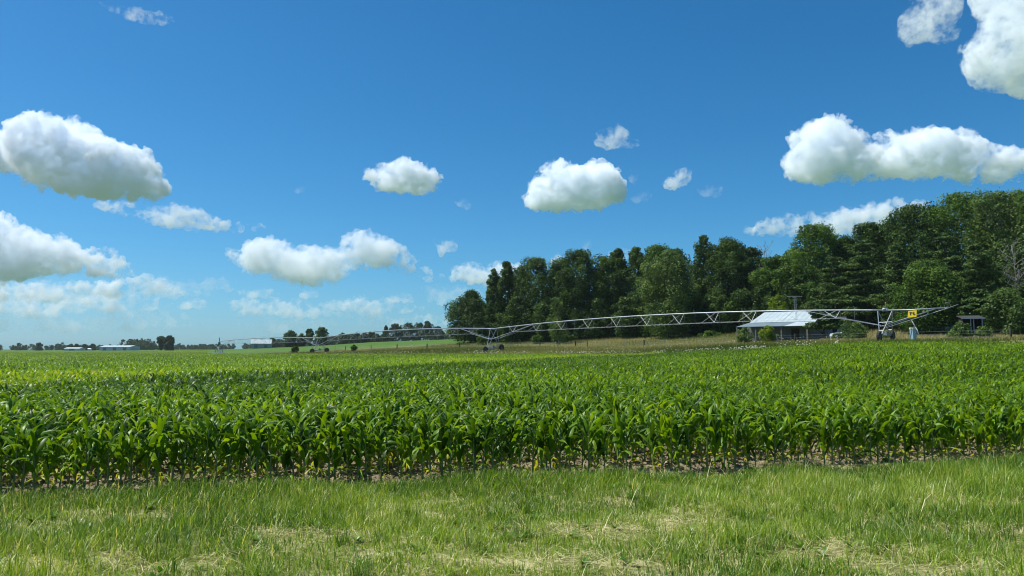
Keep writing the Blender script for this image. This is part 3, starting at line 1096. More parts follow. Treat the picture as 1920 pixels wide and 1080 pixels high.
PROFILES = {
    "round": [(0.0, .75), (.12, .92), (.35, 1.0), (.6, .95), (.8, .70), (.92, .42), (1.0, .12)],
    "oak": [(0.0, .80), (.2, .92), (.45, 1.0), (.7, 1.0), (.88, .75), (.96, .5), (1.0, .2)],
    "column": [(0.0, .95), (.25, 1.0), (.5, .95), (.7, .9), (.84, .62), (.93, .5), (1.0, .16)],
    "spread": [(0.0, .3), (.3, .55), (.5, .8), (.7, 1.0), (.88, .85), (1.0, .3)],
    "bush": [(0.0, .75), (.25, 1.0), (.55, .95), (.8, .65), (1.0, .2)],
}


def crown_geo(h, w, base, prof, g, leaves=8000, leaf=0.36, lumps=60, air=0.0):
    q = g.uniform(0.0, 1, lumps) ** 0.9
    P_ = PROFILES[prof]
    env = np.interp(q, [a for a, _ in P_], [b for _, b in P_]) * w / 2
    az = g.uniform(0, 2 * np.pi, lumps)
    # each tree leans its own way: big lobes push the outline in and out
    k1, k2 = g.uniform(0, 6.28, 2)
    env = env * (1 + 0.16 * np.sin(2 * az + k1 + q * 3) + 0.14 * np.sin(3 * az + k2 - q * 5))
    env = env * g.uniform(0.78, 1.12, lumps)
    rr = env * np.sqrt(g.uniform(0.40, 1.0, lumps))
    cz = base + q * (h - base)
    cr = np.clip(g.uniform(0.08, 0.19, lumps) * w, 0.45, 2.2) * (1 - 0.30 * q)
    rr = np.maximum(0, rr - cr * 0.6)
    cz = np.minimum(cz, h - cr * 0.7)
    C = np.stack([np.cos(az) * rr, np.sin(az) * rr, cz], 1)
    ctint = g.normal(0.52, 0.26, lumps)
    # leaves all through the inside of the crown, so that it reads as a full body
    nf = int(leaves * 0.16)
    qf = g.uniform(0, 1, nf) ** 0.95
    af = g.uniform(0, 2 * np.pi, nf)
    ef = np.interp(qf, [a for a, _ in P_], [b for _, b in P_]) * w / 2 * (1 + 0.16 * np.sin(2 * af + k1 + qf * 3) + 0.14 * np.sin(3 * af + k2 - qf * 5))
    rf = ef * np.sqrt(g.uniform(0, 0.62, nf))
    pf_ = np.stack([np.cos(af) * rf, np.sin(af) * rf, base + qf * (h - base) * 0.95], 1)
    n = leaves
    wgt = cr ** 2
    which = g.choice(lumps, n, p=wgt / wgt.sum())
    d = unit(g.normal(0, 1, (n, 3)))
    d[:, 2] = np.where((d[:, 2] < -0.2) & (g.uniform(0, 1, n) < 0.45), -d[:, 2], d[:, 2])
    shell = g.uniform(0.55, 1.0, n) ** 0.6
    frizz = 1 + g.normal(0, 0.10 + 0.15 * air, n)
    p = C[which] + d * (cr[which] * shell * frizz)[:, None] * np.array([1.0, 1.0, 1.12])
    nrm = unit(d + g.normal(0, 0.55, (n, 3)) + np.array([0, 0, 0.35]))
    p = np.vstack([p, pf_])
    nrm = np.vstack([nrm, unit(g.normal(0, 1, (nf, 3)) + np.array([0, 0, 0.3]))])
    V, Fq = leaf_cards(p, nrm, leaf * g.uniform(0.6, 1.4, n + nf) * np.concatenate([np.ones(n), np.full(nf, 1.35)]), g)
    t = np.clip(np.concatenate([ctint[which], np.full(nf, 0.45)]) + g.normal(0, 0.14, n + nf), 0, 1)
    return V, Fq, np.repeat(t, 4), C


def trunk_geo(h, w, base, g, tips, thick=None, dead=False):
    mb = MB()
    r0 = thick or max(0.14, h * 0.016)
    top = h * (0.80 if not dead else 0.95)
    pts = [(0, 0, -0.4)]
    o = np.zeros(2)
    for k in range(1, 6):
        o = o + g.normal(0, 0.012 * h, 2)
        pts.append((o[0], o[1], top * k / 5))
    mb.tube(pts, r0 * 1.25, 7, r0 * 0.18)
    for tp in tips:
        z0 = min(top * 0.9, max(base * 0.6, tp[2] - np.hypot(tp[0], tp[1]) * g.uniform(0.5, 1.1)))
        kx = z0 / top * 5
        i = min(4, int(kx))
        a, b = np.array(pts[i]), np.array(pts[i + 1])
        s = a + (b - a) * np.clip((z0 - a[2]) / max(1e-6, b[2] - a[2]), 0, 1)
        m = (s + tp) / 2 + np.array([0, 0, 0.06 * h * g.uniform(-0.3, 1)])
        mb.tube([s, m, tp], r0 * 0.42, 5, r0 * 0.10)
    return mb


def place_tree(name, cat, px, top, wpx, d, label, mat, prof="round", base=0.06, leaves=7000, lumps=60, leaf=0.36, seed=0, group=None, air=0.0, top_ref=None):
    g = np.random.default_rng(1000 + seed)
    p = at(px, d)
    ztop = P(px, top, d).z
    h = max(1.0, ztop - p.z)
    w = wpx / F * d
    root = empty(name, p, 0)
    tag(root, label, cat, group)
    V, Fq, t, C = crown_geo(h, w, base * h, prof, g, leaves, leaf, lumps, air)
    mesh_np("crown", V, Fq, mat, parent=root, cols=t)
    tips = C[g.permutation(len(C))[:7]]
    trunk_geo(h, w, base * h, g, tips).build("trunk" if h > 4.5 else "stem", M_bark, root, smooth=True)
    return root


def place_pine(px, top, wpx, d, label, seed, base=0.05):
    g = np.random.default_rng(3000 + seed)
    p = at(px, d)
    h = P(px, top, d).z - p.z
    w = wpx / F * d
    root = empty("pine_tree", p, 0)
    tag(root, label, "pine tree", "pines behind the farm buildings")
    C, Rr = [], []
    tips = []
    z = base * h + 0.6
    while z < h * 0.97:
        q = z / h
        reach = w / 2 * (1.05 - q) ** 0.75 * 1.05
        for j in range(max(3, int(6 * (1 - 0.4 * q)))):
            a = g.uniform(0, 6.28)
            L = reach * g.uniform(0.6, 1.12)
            tip = np.array([np.cos(a) * L, np.sin(a) * L, z + L * g.uniform(-0.02, 0.22)])
            tips.append(tip)
            for t in (0.45, 0.72, 1.0):
                C.append(np.array([np.cos(a) * L * t, np.sin(a) * L * t, z + (tip[2] - z) * t + g.normal(0, 0.15)]))
                Rr.append((0.5 + 0.23 * L * (1.2 - 0.5 * t)) * g.uniform(0.7, 1.15))
        z += h * g.uniform(0.055, 0.085)
    C.append(np.array([0, 0, h * 0.96]))
    Rr.append(0.6)
    C, Rr = np.array(C), np.array(Rr)
    n = 17000
    which = g.choice(len(C), n, p=Rr ** 2 / (Rr ** 2).sum())
    dd = unit(g.normal(0, 1, (n, 3)))
    dd[:, 2] = np.abs(dd[:, 2]) * np.where(g.uniform(0, 1, n) < 0.8, 1, -0.6)
    pp = C[which] + dd * (Rr[which] * g.uniform(0.5, 1.05, n))[:, None] * np.array([1.25, 1.25, 0.42])
    nrm = unit(dd * np.array([0.5, 0.5, 1]) + g.normal(0, 0.45, (n, 3)) + np.array([0, 0, 0.5]))
    V, Fq = leaf_cards(pp, nrm, 0.32 * g.uniform(0.6, 1.4, n), g)
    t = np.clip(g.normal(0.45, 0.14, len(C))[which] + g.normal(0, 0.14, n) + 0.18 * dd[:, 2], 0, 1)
    mesh_np("crown", V, Fq, NEEDLE, parent=root, cols=np.repeat(t, 4))
    trunk_geo(h, w, base * h, g, [tips[k] for k in g.permutation(len(tips))[:14]]).build("trunk", M_bark, root, smooth=True)
    return root


WOOD = "trees of the tall wood behind the meadow"
k = 0
for args in [
    # name, px, top, width px, distance, label, material, profile, base
    ("broadleaf_tree", 884, 547, 78, 203, "short round dark tree at the left end of the tall wood", DARK, "round"),
    ("broadleaf_tree", 926, 505, 36, 197, "slim dark tree with a narrow pointed top, second from the wood's left end", DARK, "column"),
    ("broadleaf_tree", 950, 492, 44, 195, "taller slim dark column of a tree, third from the wood's left end", DARK, "column"),
    ("broadleaf_tree", 1001, 486, 84, 192, "broad dark tree above the second irrigation tower, with a stepped top", DARK, "oak"),
    ("broadleaf_tree", 1046, 496, 56, 188, "dark tree with a low blunt top just left of a higher rounded crown", DARK, "round"),
    ("broadleaf_tree", 1086, 470, 74, 187, "high dark dome-topped tree left of the middle of the wood", DARK, "oak"),
    ("broadleaf_tree", 1134, 484, 58, 186, "dark green tree right of the dome-topped tree, slightly lower", MID, "round"),
    ("broadleaf_tree", 1161, 468, 48, 184, "narrow dark tree with a small knob of leaves at its top", DARK, "column"),
    ("broadleaf_tree", 1194, 466, 52, 181, "dark twin-topped tree right of the narrow knob-topped one", DARK, "column"),
    ("broadleaf_tree", 1233, 462, 72, 182, "wide dark tree rising behind the pale olive one", MID, "oak"),
    ("broadleaf_tree", 1256, 474, 104, 164, "large pale olive-green tree standing in front of the dark wood", OLIVE, "round"),
    ("broadleaf_tree", 1322, 444, 62, 172, "dark tree with a small pointed tuft on top, right of the pale olive tree", DARK, "column"),
    ("broadleaf_tree", 1368, 449, 78, 168, "tall airy grey-green tree with loose twiggy top left of the dead tree", DARK, "oak"),
    ("broadleaf_tree", 1408, 466, 62, 166, "dark leafy tree in the dip directly left of the bare dead tree", DARK, "oak"),
    ("broadleaf_tree", 1464, 484, 84, 158, "mid-green tree right of the bare dead tree, above the white barn roof", MID, "oak"),
    ("broadleaf_tree", 1531, 424, 104, 152, "high round-headed green oak standing clear above its neighbours", MID, "oak"),
    ("broadleaf_tree", 1590, 446, 62, 150, "lower dark tree in the notch right of the round-headed oak", DARK, "round"),
    ("broadleaf_tree", 1640, 421, 84, 150, "dark rounded tree between the oak and the taller crowns at right", DARK, "oak"),
    ("broadleaf_tree", 1716, 389, 112, 146, "very tall dark spreading tree with a lobed top over the pivot's end tower", DARK, "oak"),
    ("broadleaf_tree", 1806, 366, 128, 144, "tallest dark green tree in the mass at right", MID, "oak"),
    ("broadleaf_tree", 1882, 364, 118, 136, "tall speckled pale-leaved tree near the right edge", OLIVE, "oak"),
    ("broadleaf_tree", 1965, 352, 120, 132, "tall tree cut by the right edge of the picture", MID, "oak"),
    ("broadleaf_tree", 1742, 492, 104, 114, "fresh green maple-like tree just behind the yellow sign", MID, "round"),
    ("broadleaf_tree", 1888, 545, 72, 101, "bushy yellow-green small tree beside the dark shed at right", OLIVE, "round"),
]:
    nm, px, top, wd, d, lab, mt, pf = args
    big = wd > 70
    place_tree(nm, "tree", px, top, wd * 1.22, d, lab, mt, pf, base=0.04, leaves=24000 if big else 15000, lumps=170 if big else 110,
               leaf=0.40 if d > 120 else 0.30, seed=k, group=WOOD, air=0.6 if "airy" in lab or "speckled" in lab else 0.1)
    k += 1
# understory that closes the foot of the wood, and crowns showing only between the front ones
place = [(908, 585, 50, 199), (968, 560, 60, 190), (1030, 560, 60, 184), (1120, 560, 70, 182), (1180, 560, 60, 178), (1215, 540, 60, 176), (1300, 550, 60, 166), (1345, 550, 70, 163), (1395, 545, 70, 158),
         (1440, 530, 60, 155), (1500, 520, 70, 148), (1560, 510, 70, 140), (1660, 500, 80, 136), (1780, 470, 90, 134), (1845, 480, 80, 126), (1920, 470, 90, 122), (1990, 440, 110, 122)]
for px, top, wd, d in place:
    place_tree("understory_tree", "tree", px, top, wd * 1.25, d, "dark low tree filling the shaded foot of the tall wood", DARK, "bush", base=0.02, leaves=8500, lumps=55, leaf=0.45, seed=100 + k, group="understory trees at the foot of the tall wood")
    k += 1
for px, top, wd, d in [(975, 505, 70, 212), (1060, 490, 80, 210), (1150, 480, 90, 206), (1270, 470, 90, 200), (1345, 462, 70, 190), (1440, 486, 70, 185), (1500, 470, 90, 180), (1600, 450, 100, 175), (1680, 420, 100, 172), (1760, 392, 110, 170), (1850, 370, 120, 166), (1930, 362, 110, 165)]:
    place_tree("background_tree", "tree", px, top, wd * 1.25, d, "dark crown filling a gap high in the tall wood behind the front trees", DARK, "oak", base=0.03, leaves=10000, lumps=80, leaf=0.5, seed=200 + k, group="crowns behind the front trees of the wood")
    k += 1
place_tree("small_tree", "small tree", 1044, 556, 44, 173, "pale yellow-green young tree in front of the dark wood", OLIVE, "column", leaves=3200, lumps=35, leaf=0.3, seed=301)
place_tree("small_tree", "small tree", 1460, 555, 56, 133, "rounded lime-green small tree just behind the white barn roof", LIME, "round", leaves=4500, lumps=40, leaf=0.27, seed=302)
for i, (px, top, wd, d, lab) in enumerate([
    (1566, 478, 128, 136, "spreading pine with layered boughs right of the round-headed oak"),
    (1624, 446, 120, 130, "broad pine with drooping shelves of needles left of the end tower"),
    (1690, 452, 112, 122, "dark pine above the end tower, its boughs in flat tiers"),
    (1778, 432, 108, 120, "tall pine with a thin bare leader right of the maple-like tree"),
    (1838, 452, 100, 112, "pine beside the speckled pale-leaved tree, reaching over the dark shed"),
]):
    place_pine(px, top, wd, d, lab, i)
place_pine(1545, 566, 66, 112, "low pine bough-heavy tree over the right end of the barn roof", 11, base=0.25)
place_pine(1836, 546, 84, 104, "short dense pine leaning out over the dark shed", 12, base=0.40)


def branching(px, top, wpx, d, name, label, seed, nlimb=26, thick=0.16):
    g = np.random.default_rng(4000 + seed)
    p = at(px, d)
    h = P(px, top, d).z - p.z
    w = wpx / F * d
    root = empty(name, p)
    tag(root, label, "dead tree")
    mb = MB()
    o = np.zeros(2)
    pts = [(0, 0, -0.3)]
    for i in range(1, 8):
        o = o + g.normal(0, 0.10, 2)
        pts.append((o[0], o[1], h * 0.95 * i / 7))
    mb.tube(pts, thick, 6, 0.03)
    mb.build("trunk", M_deadwood, root, smooth=True)
    lm = MB()
    for i in range(nlimb):
        z = h * g.uniform(0.42, 0.94)
        a = g.uniform(0, 6.28)
        L = w / 2 * g.uniform(0.5, 1.1) * (1.15 - 0.5 * z / h)
        q = z / (h * 0.95) * 7
        i0 = min(6, int(q))
        s = np.array(pts[i0]) + (np.array(pts[i0 + 1]) - np.array(pts[i0])) * (q - i0)
        e = s + np.array([np.cos(a) * L, np.sin(a) * L, L * g.uniform(0.5, 1.4)])
        m = (s + e) / 2 + g.normal(0, 0.15, 3)
        lm.tube([s, m, e], 0.045 * thick / 0.16 + 0.01, 4, 0.012)
        for _ in range(3):
            f = g.uniform(0.3, 0.95)
            b = m + (e - m) * f
            c = b + np.array([g.normal(0, 0.4), g.normal(0, 0.4), g.uniform(0.3, 1.2)]) * L * 0.35
            lm.tube([b, c], 0.03, 3, 0.012)
    lm.build("limbs", M_deadwood, root)
    return root


branching(1438, 452, 48, 161, "dead_tree", "bare grey dead tree poking out of the wood above the barn", 1)
branching(1903, 452, 60, 104, "dead_tree", "pale leafless twiggy tree against the dark wood at the right edge", 2, nlimb=46, thick=0.07)

# shrubs between the crop and the farm
for i, (px, top, wd, d, lab, mt, lv) in enumerate([
    (1395, 616, 38, 117, "dull olive shrub in front of the barn's left corner", OLIVE, 2600),
    (1437, 611, 40, 114, "bright green shrub in front of the barn wall", LIME, 3000),
    (1598, 607, 62, 104, "wide loose shrub hiding the parked white car", OLIVE, 3400),
    (1800, 605, 44, 95, "rounded yellowish shrub right of the control cabinet", OLIVE, 2800),
    (1570, 626, 26, 106, "small dark weedy shrub left of the wide loose shrub", MID, 1200),
    (1662, 622, 24, 99, "thin green shrub behind the end tower's legs", OLIVE, 1200),
    (1842, 613, 32, 94, "low sprawling shrub with long sprays by the dark shed", OLIVE, 1500),
    (554, 650, 20, 205, "dark round bush left of the third irrigation tower", MID, 1200),
    (664, 647, 12, 186, "small weedy bush in the fence line right of the third irrigation tower", MID, 700),
    (1008, 630, 34, 180, "grey-green bush at the foot of the tall wood, left of the first thick post", MID, 1500),
    (1062, 628, 28, 178, "grey-green bush at the wood's foot below the pale young tree", MID, 1500),
    (1330, 622, 40, 155, "dim bush at the wood's foot left of the barn", MID, 1500),
    (905, 628, 30, 190, "low bush under the short round tree at the wood's left end", MID, 1200),
]):
    place_tree("shrub", "shrub", px, top, wd, d, lab, mt, "bush", base=0.02, leaves=lv, lumps=26, leaf=0.20 if d < 120 else 0.3, seed=400 + i, group="shrubs around the meadow")

# far trees
FG = "separate far trees along the horizon"
for i, (px, top, wd, d, lab, pf) in enumerate([
    (546, 619, 27, 470, "rounded dark far tree left of a thin-stemmed one, above the irrigation pipe", "round"),
    (582, 617, 17, 470, "thin far tree with open crown between two dark round ones", "spread"),
    (605, 615, 28, 462, "dense dark round far tree above the third irrigation tower", "oak"),
    (566, 626, 16, 476, "low dark far tree at the foot of the thin open-crowned one", "bush"),
    (304, 631, 17, 620, "left of the two close dark trees standing alone in the fields", "spread"),
    (319, 630, 20, 614, "right and fuller of the two close dark trees standing alone in the fields", "oak"),
    (76, 643, 13, 900, "upright dark tree alone over the far woods at the left", "column"),
    (136, 645, 10, 900, "left of three small dark trees behind the low white-roofed building", "round"),
    (146, 645, 9, 900, "middle of three small dark trees behind the low white-roofed building", "round"),
    (160, 646, 12, 900, "right of three small dark trees behind the low white-roofed building", "round"),
    (176, 645, 11, 900, "pointed dark tree between the low building and the long white shed", "column"),
    (724, 611, 13, 560, "small round-topped tree at the left end of the far grove", "round"),
    (742, 608, 26, 562, "dark tree second from the left in the far grove", "oak"),
    (763, 606, 28, 565, "dark tree in the middle of the far grove", "oak"),
    (784, 606, 26, 566, "dark tree right of the middle of the far grove", "oak"),
    (802, 603, 24, 562, "tallest lighter tree at the right of the far grove", "round"),
    (822, 613, 28, 560, "lower pale tree ending the far grove beside the tall wood", "round"),
    (850, 612, 30, 560, "far tree half hidden behind the tall wood's left end", "round"),
    (684, 625, 16, 590, "bushy dark tree left of the far grove, beyond the pipe", "round"),
    (708, 626, 16, 590, "second bushy dark tree left of the far grove", "round"),
]):
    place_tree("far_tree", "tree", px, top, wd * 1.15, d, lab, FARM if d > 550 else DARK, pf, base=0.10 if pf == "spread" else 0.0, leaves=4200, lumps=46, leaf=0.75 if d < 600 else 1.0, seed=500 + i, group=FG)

# the continuous woods on the horizon
g = np.random.default_rng(77)
Vs, Fs, Ts, off = [], [], [], 0
for (p0, p1, dd, h0, n) in [(-250, 130, 1150, 9.5, 60), (100, 420, 1250, 8, 60), (228, 292, 1050, 13, 18), (330, 520, 1400, 9, 60), (480, 720, 820, 9, 70), (640, 700, 640, 9, 16), (860, 1010, 700, 14, 30), (1900, 2300, 500, 16, 40)]:
    for i in range(n):
        px = g.uniform(p0, p1)
        d = dd * g.uniform(0.96, 1.06)
        h = h0 * g.uniform(0.6, 1.25)
        V, Fq, t, _ = crown_geo(h, h * g.uniform(0.9, 1.6), 0, "bush", g, 360, 1.7, 14)
        Vs.append(V + np.array(at(px, d)))
        Fs.append(Fq + off)
        Ts.append(t)
        off += len(V)
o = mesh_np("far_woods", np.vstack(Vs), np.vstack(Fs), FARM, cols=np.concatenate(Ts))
tag(o, "hazy low woods along the far horizon", "woods", kind="stuff")
# ------------------------------------------------------------------ things
M_galv = mat_simple("galvanised_steel", (0.37, 0.41, 0.43), (0.22, 0.25, 0.27), scale=4, rough=0.42, metal=0.25)
M_galvdark = mat_simple("weathered_steel", (0.30, 0.33, 0.34), (0.18, 0.20, 0.21), scale=4, rough=0.6, metal=0.3)
M_darkmetal = mat_simple("dark_green_steel", (0.05, 0.09, 0.08), (0.03, 0.05, 0.05), scale=3, rough=0.5)
M_rubber = mat_simple("tyre_rubber", (0.028, 0.028, 0.030), (0.05, 0.045, 0.04), scale=5, rough=0.9)
M_rim = mat_simple("wheel_rim", (0.10, 0.10, 0.10), (0.05, 0.05, 0.05), scale=5, rough=0.6)
M_yellow = mat_simple("sign_yellow", (0.90, 0.62, 0.02), (0.82, 0.54, 0.02), scale=2, rough=0.5)
M_black = mat_simple("sign_black", (0.015, 0.014, 0.012), (0.02, 0.02, 0.02), rough=0.6)
M_orange = mat_simple("beacon_orange", (0.8, 0.25, 0.03), (0.6, 0.18, 0.03), rough=0.3)
M_cream = mat_simple("cream_paint", (0.72, 0.68, 0.50), (0.60, 0.55, 0.40), scale=4, rough=0.6)
M_bluegrey = mat_simple("blue_grey_paint", (0.33, 0.47, 0.52), (0.26, 0.38, 0.43), scale=2, rough=0.5)
M_roof = mat_simple("white_metal_roof", (0.40, 0.47, 0.49), (0.32, 0.38, 0.40), scale=0.8, rough=0.6, spec=0.15)
M_roof_shade = mat_simple("shaded_metal_roof", (0.16, 0.21, 0.23), (0.12, 0.16, 0.18), scale=0.8, rough=0.6, spec=0.15)  # same roof metal, with the trees' shadow put into its colour
M_barnwall = mat_simple("barn_siding", (0.20, 0.21, 0.20), (0.13, 0.135, 0.125), scale=1.5, rough=0.8)
M_wood = mat_simple("weathered_post", (0.24, 0.21, 0.17), (0.13, 0.11, 0.09), scale=3, rough=0.9)
M_darkpost = mat_simple("creosote_post", (0.055, 0.045, 0.038), (0.03, 0.026, 0.022), scale=3, rough=0.9)
M_white = mat_simple("white_paint", (0.80, 0.81, 0.80), (0.70, 0.71, 0.70), scale=2, rough=0.5)
M_housewall = mat_simple("pale_siding", (0.30, 0.33, 0.35), (0.24, 0.27, 0.29), scale=1, rough=0.7)
M_glass = mat_simple("dark_glass", (0.03, 0.04, 0.05), (0.02, 0.03, 0.04), rough=0.08)
M_darkwood = mat_simple("dark_boards", (0.05, 0.042, 0.036), (0.03, 0.025, 0.022), scale=2, rough=0.9)
M_shedwhite = mat_simple("shed_sheet", (0.46, 0.51, 0.53), (0.38, 0.43, 0.45), scale=0.3, rough=0.5)
M_red = mat_simple("red_lens", (0.45, 0.03, 0.02), (0.35, 0.02, 0.02), rough=0.3)

# ---- centre-pivot irrigation machine
TA, TB, TC, TP = (46.6, 93.0), (-3.5, 140.0), (-49.7, 193.0), (-96.0, 245.0)
ZA, ZB, ZC, ZP = 6.86, 5.85, 4.9, 4.55
machine = empty("irrigation_machine", (TP[0], TP[1], gz(*TP)))
tag(machine, "long galvanised irrigation pipe bridge on wheeled towers across the field's far edge", "irrigation machine")
MO = Vector(machine.location)


def L_(p):
    return Vector(p) - MO


def span(a, za, b, zb, bow, drops=9, st0=True):
    a3, b3 = Vector((*a, za)), Vector((*b, zb))
    ln = (b3 - a3).length
    dirv = (b3 - a3) / ln
    side = Vector((dirv.y, -dirv.x, 0)).normalized()
    N = 12

    def pt(t):
        return a3.lerp(b3, t) + Vector((0, 0, bow * 4 * t * (1 - t)))
    pipe = MB()
    pipe.tube([L_(pt(i / 40)) for i in range(41)], 0.095, 8)
    po = pipe.build("span_pipe", M_galv, machine, smooth=True)
    tr = MB()
    HW = 0.85
    def dep(i):
        return 0.70 + 0.85 * math.sin(math.pi * i / N) ** 0.7
    for sgn in (-1, 1):
        joints = []
        for i in range(1, N):
            p = pt(i / N)
            j = p + side * (HW * sgn) + Vector((0, 0, -dep(i)))
            joints.append(j)
            tr.tube([L_(p - dirv * 0.30), L_(j)], 0.023, 5)
            tr.tube([L_(p + dirv * 1.75), L_(j)], 0.013, 4)
            if i < N - 1:
                pn = pt((i + 1) / N)
                jn = pn + side * (HW * sgn) + Vector((0, 0, -dep(i + 1)))
                tr.tube([L_(p + dirv * 0.15), L_(j.lerp(jn, 0.36))], 0.011, 4)
        tl = pt(0) + side * (0.75 * sgn) + Vector((0, 0, -2.0))
        te = pt(1) + side * (0.75 * sgn) + Vector((0, 0, -2.0))
        tr.tube([L_(tl)] + [L_(j) for j in joints] + [L_(te)], 0.010, 4)
        # braces from the tower legs up to the pipe
        tr.tube([L_(tl), L_(pt(1.75 / N) + Vector((0, 0, -0.05)))], 0.040, 5)
        tr.tube([L_(te), L_(pt(1 - 1.75 / N) + Vector((0, 0, -0.05)))], 0.040, 5)
    for i in range(1, N):
        p = pt(i / N) + Vector((0, 0, -dep(i)))
        tr.tube([L_(p - side * HW), L_(p + side * HW)], 0.016, 4)
    tr.build("truss", M_galv, po)
    for i in range(drops):
        t = (i + 0.5) / drops
        p = pt(t)
        dm = MB()
        dm.tube([L_(p + Vector((0, 0, 0.05))), L_(p + Vector((0, 0, 0.42))), L_(p + side * 0.22 + Vector((0, 0, 0.50))), L_(p + side * 0.42 + Vector((0, 0, 0.38))), L_(p + side * 0.44 + Vector((0, 0, -1.55)))], 0.021, 5)
        dm.build("sprinkler_drop", M_galvdark, po)
    return dirv, side


def tyre(c, axis, rad, wid, parent):
    w = MB()
    prof = [(-wid * .5, rad * .55), (-wid * .55, rad * .75), (-wid * .45, rad * .95), (-wid * .2, rad), (wid * .2, rad), (wid * .45, rad * .95), (wid * .55, rad * .75), (wid * .5, rad * .55)]
    w.lathe(c, axis, prof, 20)
    ax = Vector(axis).normalized()
    up = Vector((0, 0, 1))
    tang = ax.cross(up).normalized()
    for k in range(16):                     # tread lugs
        t = 2 * math.pi * k / 16
        r_ = tang * math.cos(t) + up * math.sin(t)
        fw = tang * -math.sin(t) + up * math.cos(t)
        m = Matrix((ax, fw, r_)).transposed()
        w.box(Vector(c) + r_ * (rad * 1.0), (wid * 0.9, 0.07, 0.07), m=m)
    wo = w.build("wheel", M_rubber, parent)
    r = MB()
    r.lathe(c, axis, [(-wid * .42, 0.02), (-wid * .38, rad * .3), (-wid * .40, rad * .56), (wid * .40, rad * .56), (wid * .38, rad * .3), (wid * .42, 0.02)], 16)
    me2 = r.build("rim", M_rim, None)
    # rim joins its wheel's mesh as a second material
    wo.data.materials.append(M_rim)
    bm = bmesh.new()
    bm.from_mesh(wo.data)
    n0 = len(bm.faces)
    bm.from_mesh(me2.data)
    bm.faces.ensure_lookup_table()
    for f in bm.faces[n0:]:
        f.material_index = 1
    bm.to_mesh(wo.data)
    bm.free()
    bpy.data.objects.remove(me2)
    return wo


def tower(p2, zp, dirv, side, half=2.05):
    zg = gz(*p2)
    top = Vector((*p2, zp))
    d = Vector((dirv.x, dirv.y, 0)).normalized()
    t = MB()
    R_ = 0.63
    ends = []
    for sg in (-1, 1):
        w = Vector((p2[0], p2[1], 0)) + side * (half * sg)
        w.z = gz(w.x, w.y) + R_
        ends.append(w)
        foot = w - side * (0.45 * sg) + Vector((0, 0, 0.15))
        for q in (-0.75, 0.75):
            t.tube([L_(top + d * q * 1.15), L_(foot + d * q * 0.12)], 0.052, 6)
        mid = top.lerp(foot, 0.48)
        t.tube([L_(mid + d * 0.42), L_(mid - d * 0.42)], 0.035, 5)
        low = top.lerp(foot, 0.80)
        t.tube([L_(low + d * 0.2), L_(low - d * 0.2)], 0.035, 5)
    t.tube([L_(ends[0] + Vector((0, 0, .12))), L_(ends[1] + Vector((0, 0, .12)))], 0.10, 6)
    t.tube([L_(ends[0].lerp(top, 0.5)), L_(ends[1].lerp(top, 0.5))], 0.03, 5)
    t.lathe(L_(top - d * 0.28), d, [(0, 0.13), (0.02, 0.16), (0.1, 0.16), (0.14, 0.12), (0.42, 0.12), (0.46, 0.16), (0.56, 0.16), (0.58, 0.1)], 10)
    to = t.build("drive_tower", M_galv, machine)
    for w in ends:
        tyre(L_(w), d, R_, 0.34, to)
    gb = MB()
    c = L_(ends[0].lerp(ends[1], 0.5) + Vector((0, 0, 0.28)))
    gb.box(c, (0.5, 0.42, 0.38), math.atan2(side.y, side.x))
    gb.box(c + Vector((0, 0, 0.28)), (0.22, 0.2, 0.2), math.atan2(side.y, side.x))
    gb.tube([c + Vector((0, 0, 0.1)), L_(ends[1] + Vector((0, 0, 0.3)))], 0.04, 5)
    gb.build("gearbox", M_galvdark, to)
    return to


d1, s1 = span(TA, ZA, TB, ZB, 0.95)
d2, s2 = span(TB, ZB, TC, ZC, 0.85)
d3, s3 = span(TC, ZC, TP, ZP, 0.6)
twA = tower(TA, ZA, d1, s1, 2.6)
tower(TB, ZB, (d1 + d2) / 2, ((s1 + s2) / 2).normalized())
tower(TC, ZC, (d2 + d3) / 2, ((s2 + s3) / 2).normalized())

# pivot point
pp = MB()
zb = gz(*TP)
for a in range(4):
    t = math.pi / 4 + a * math.pi / 2
    pp.tube([L_((TP[0] + 1.5 * math.cos(t), TP[1] + 1.5 * math.sin(t), zb)), L_((TP[0] + .22 * math.cos(t), TP[1] + .22 * math.sin(t), ZP - 0.2))], 0.085, 5)
    t2 = t + math.pi / 2
    for q in (0.25, 0.55):
        r_ = 1.5 + (0.22 - 1.5) * q
        z = zb + (ZP - zb) * q
        pp.tube([L_((TP[0] + r_ * math.cos(t), TP[1] + r_ * math.sin(t), z)), L_((TP[0] + r_ * math.cos(t2), TP[1] + r_ * math.sin(t2), z))], 0.05, 4)
pp.tube([L_((*TP, zb)), L_((*TP, ZP + 1.3))], 0.12, 8)
po = pp.build("pivot_tower", M_darkmetal, machine)
sk = MB()
sk.box(L_((TP[0], TP[1] - 0.3, zb + 0.30)), (3.6, 2.2, 0.55))
sk.box(L_((TP[0] + 0.9, TP[1] - 1.2, zb + 0.95)), (0.7, 0.5, 0.8))
sk.build("base_skid", M_white, po)

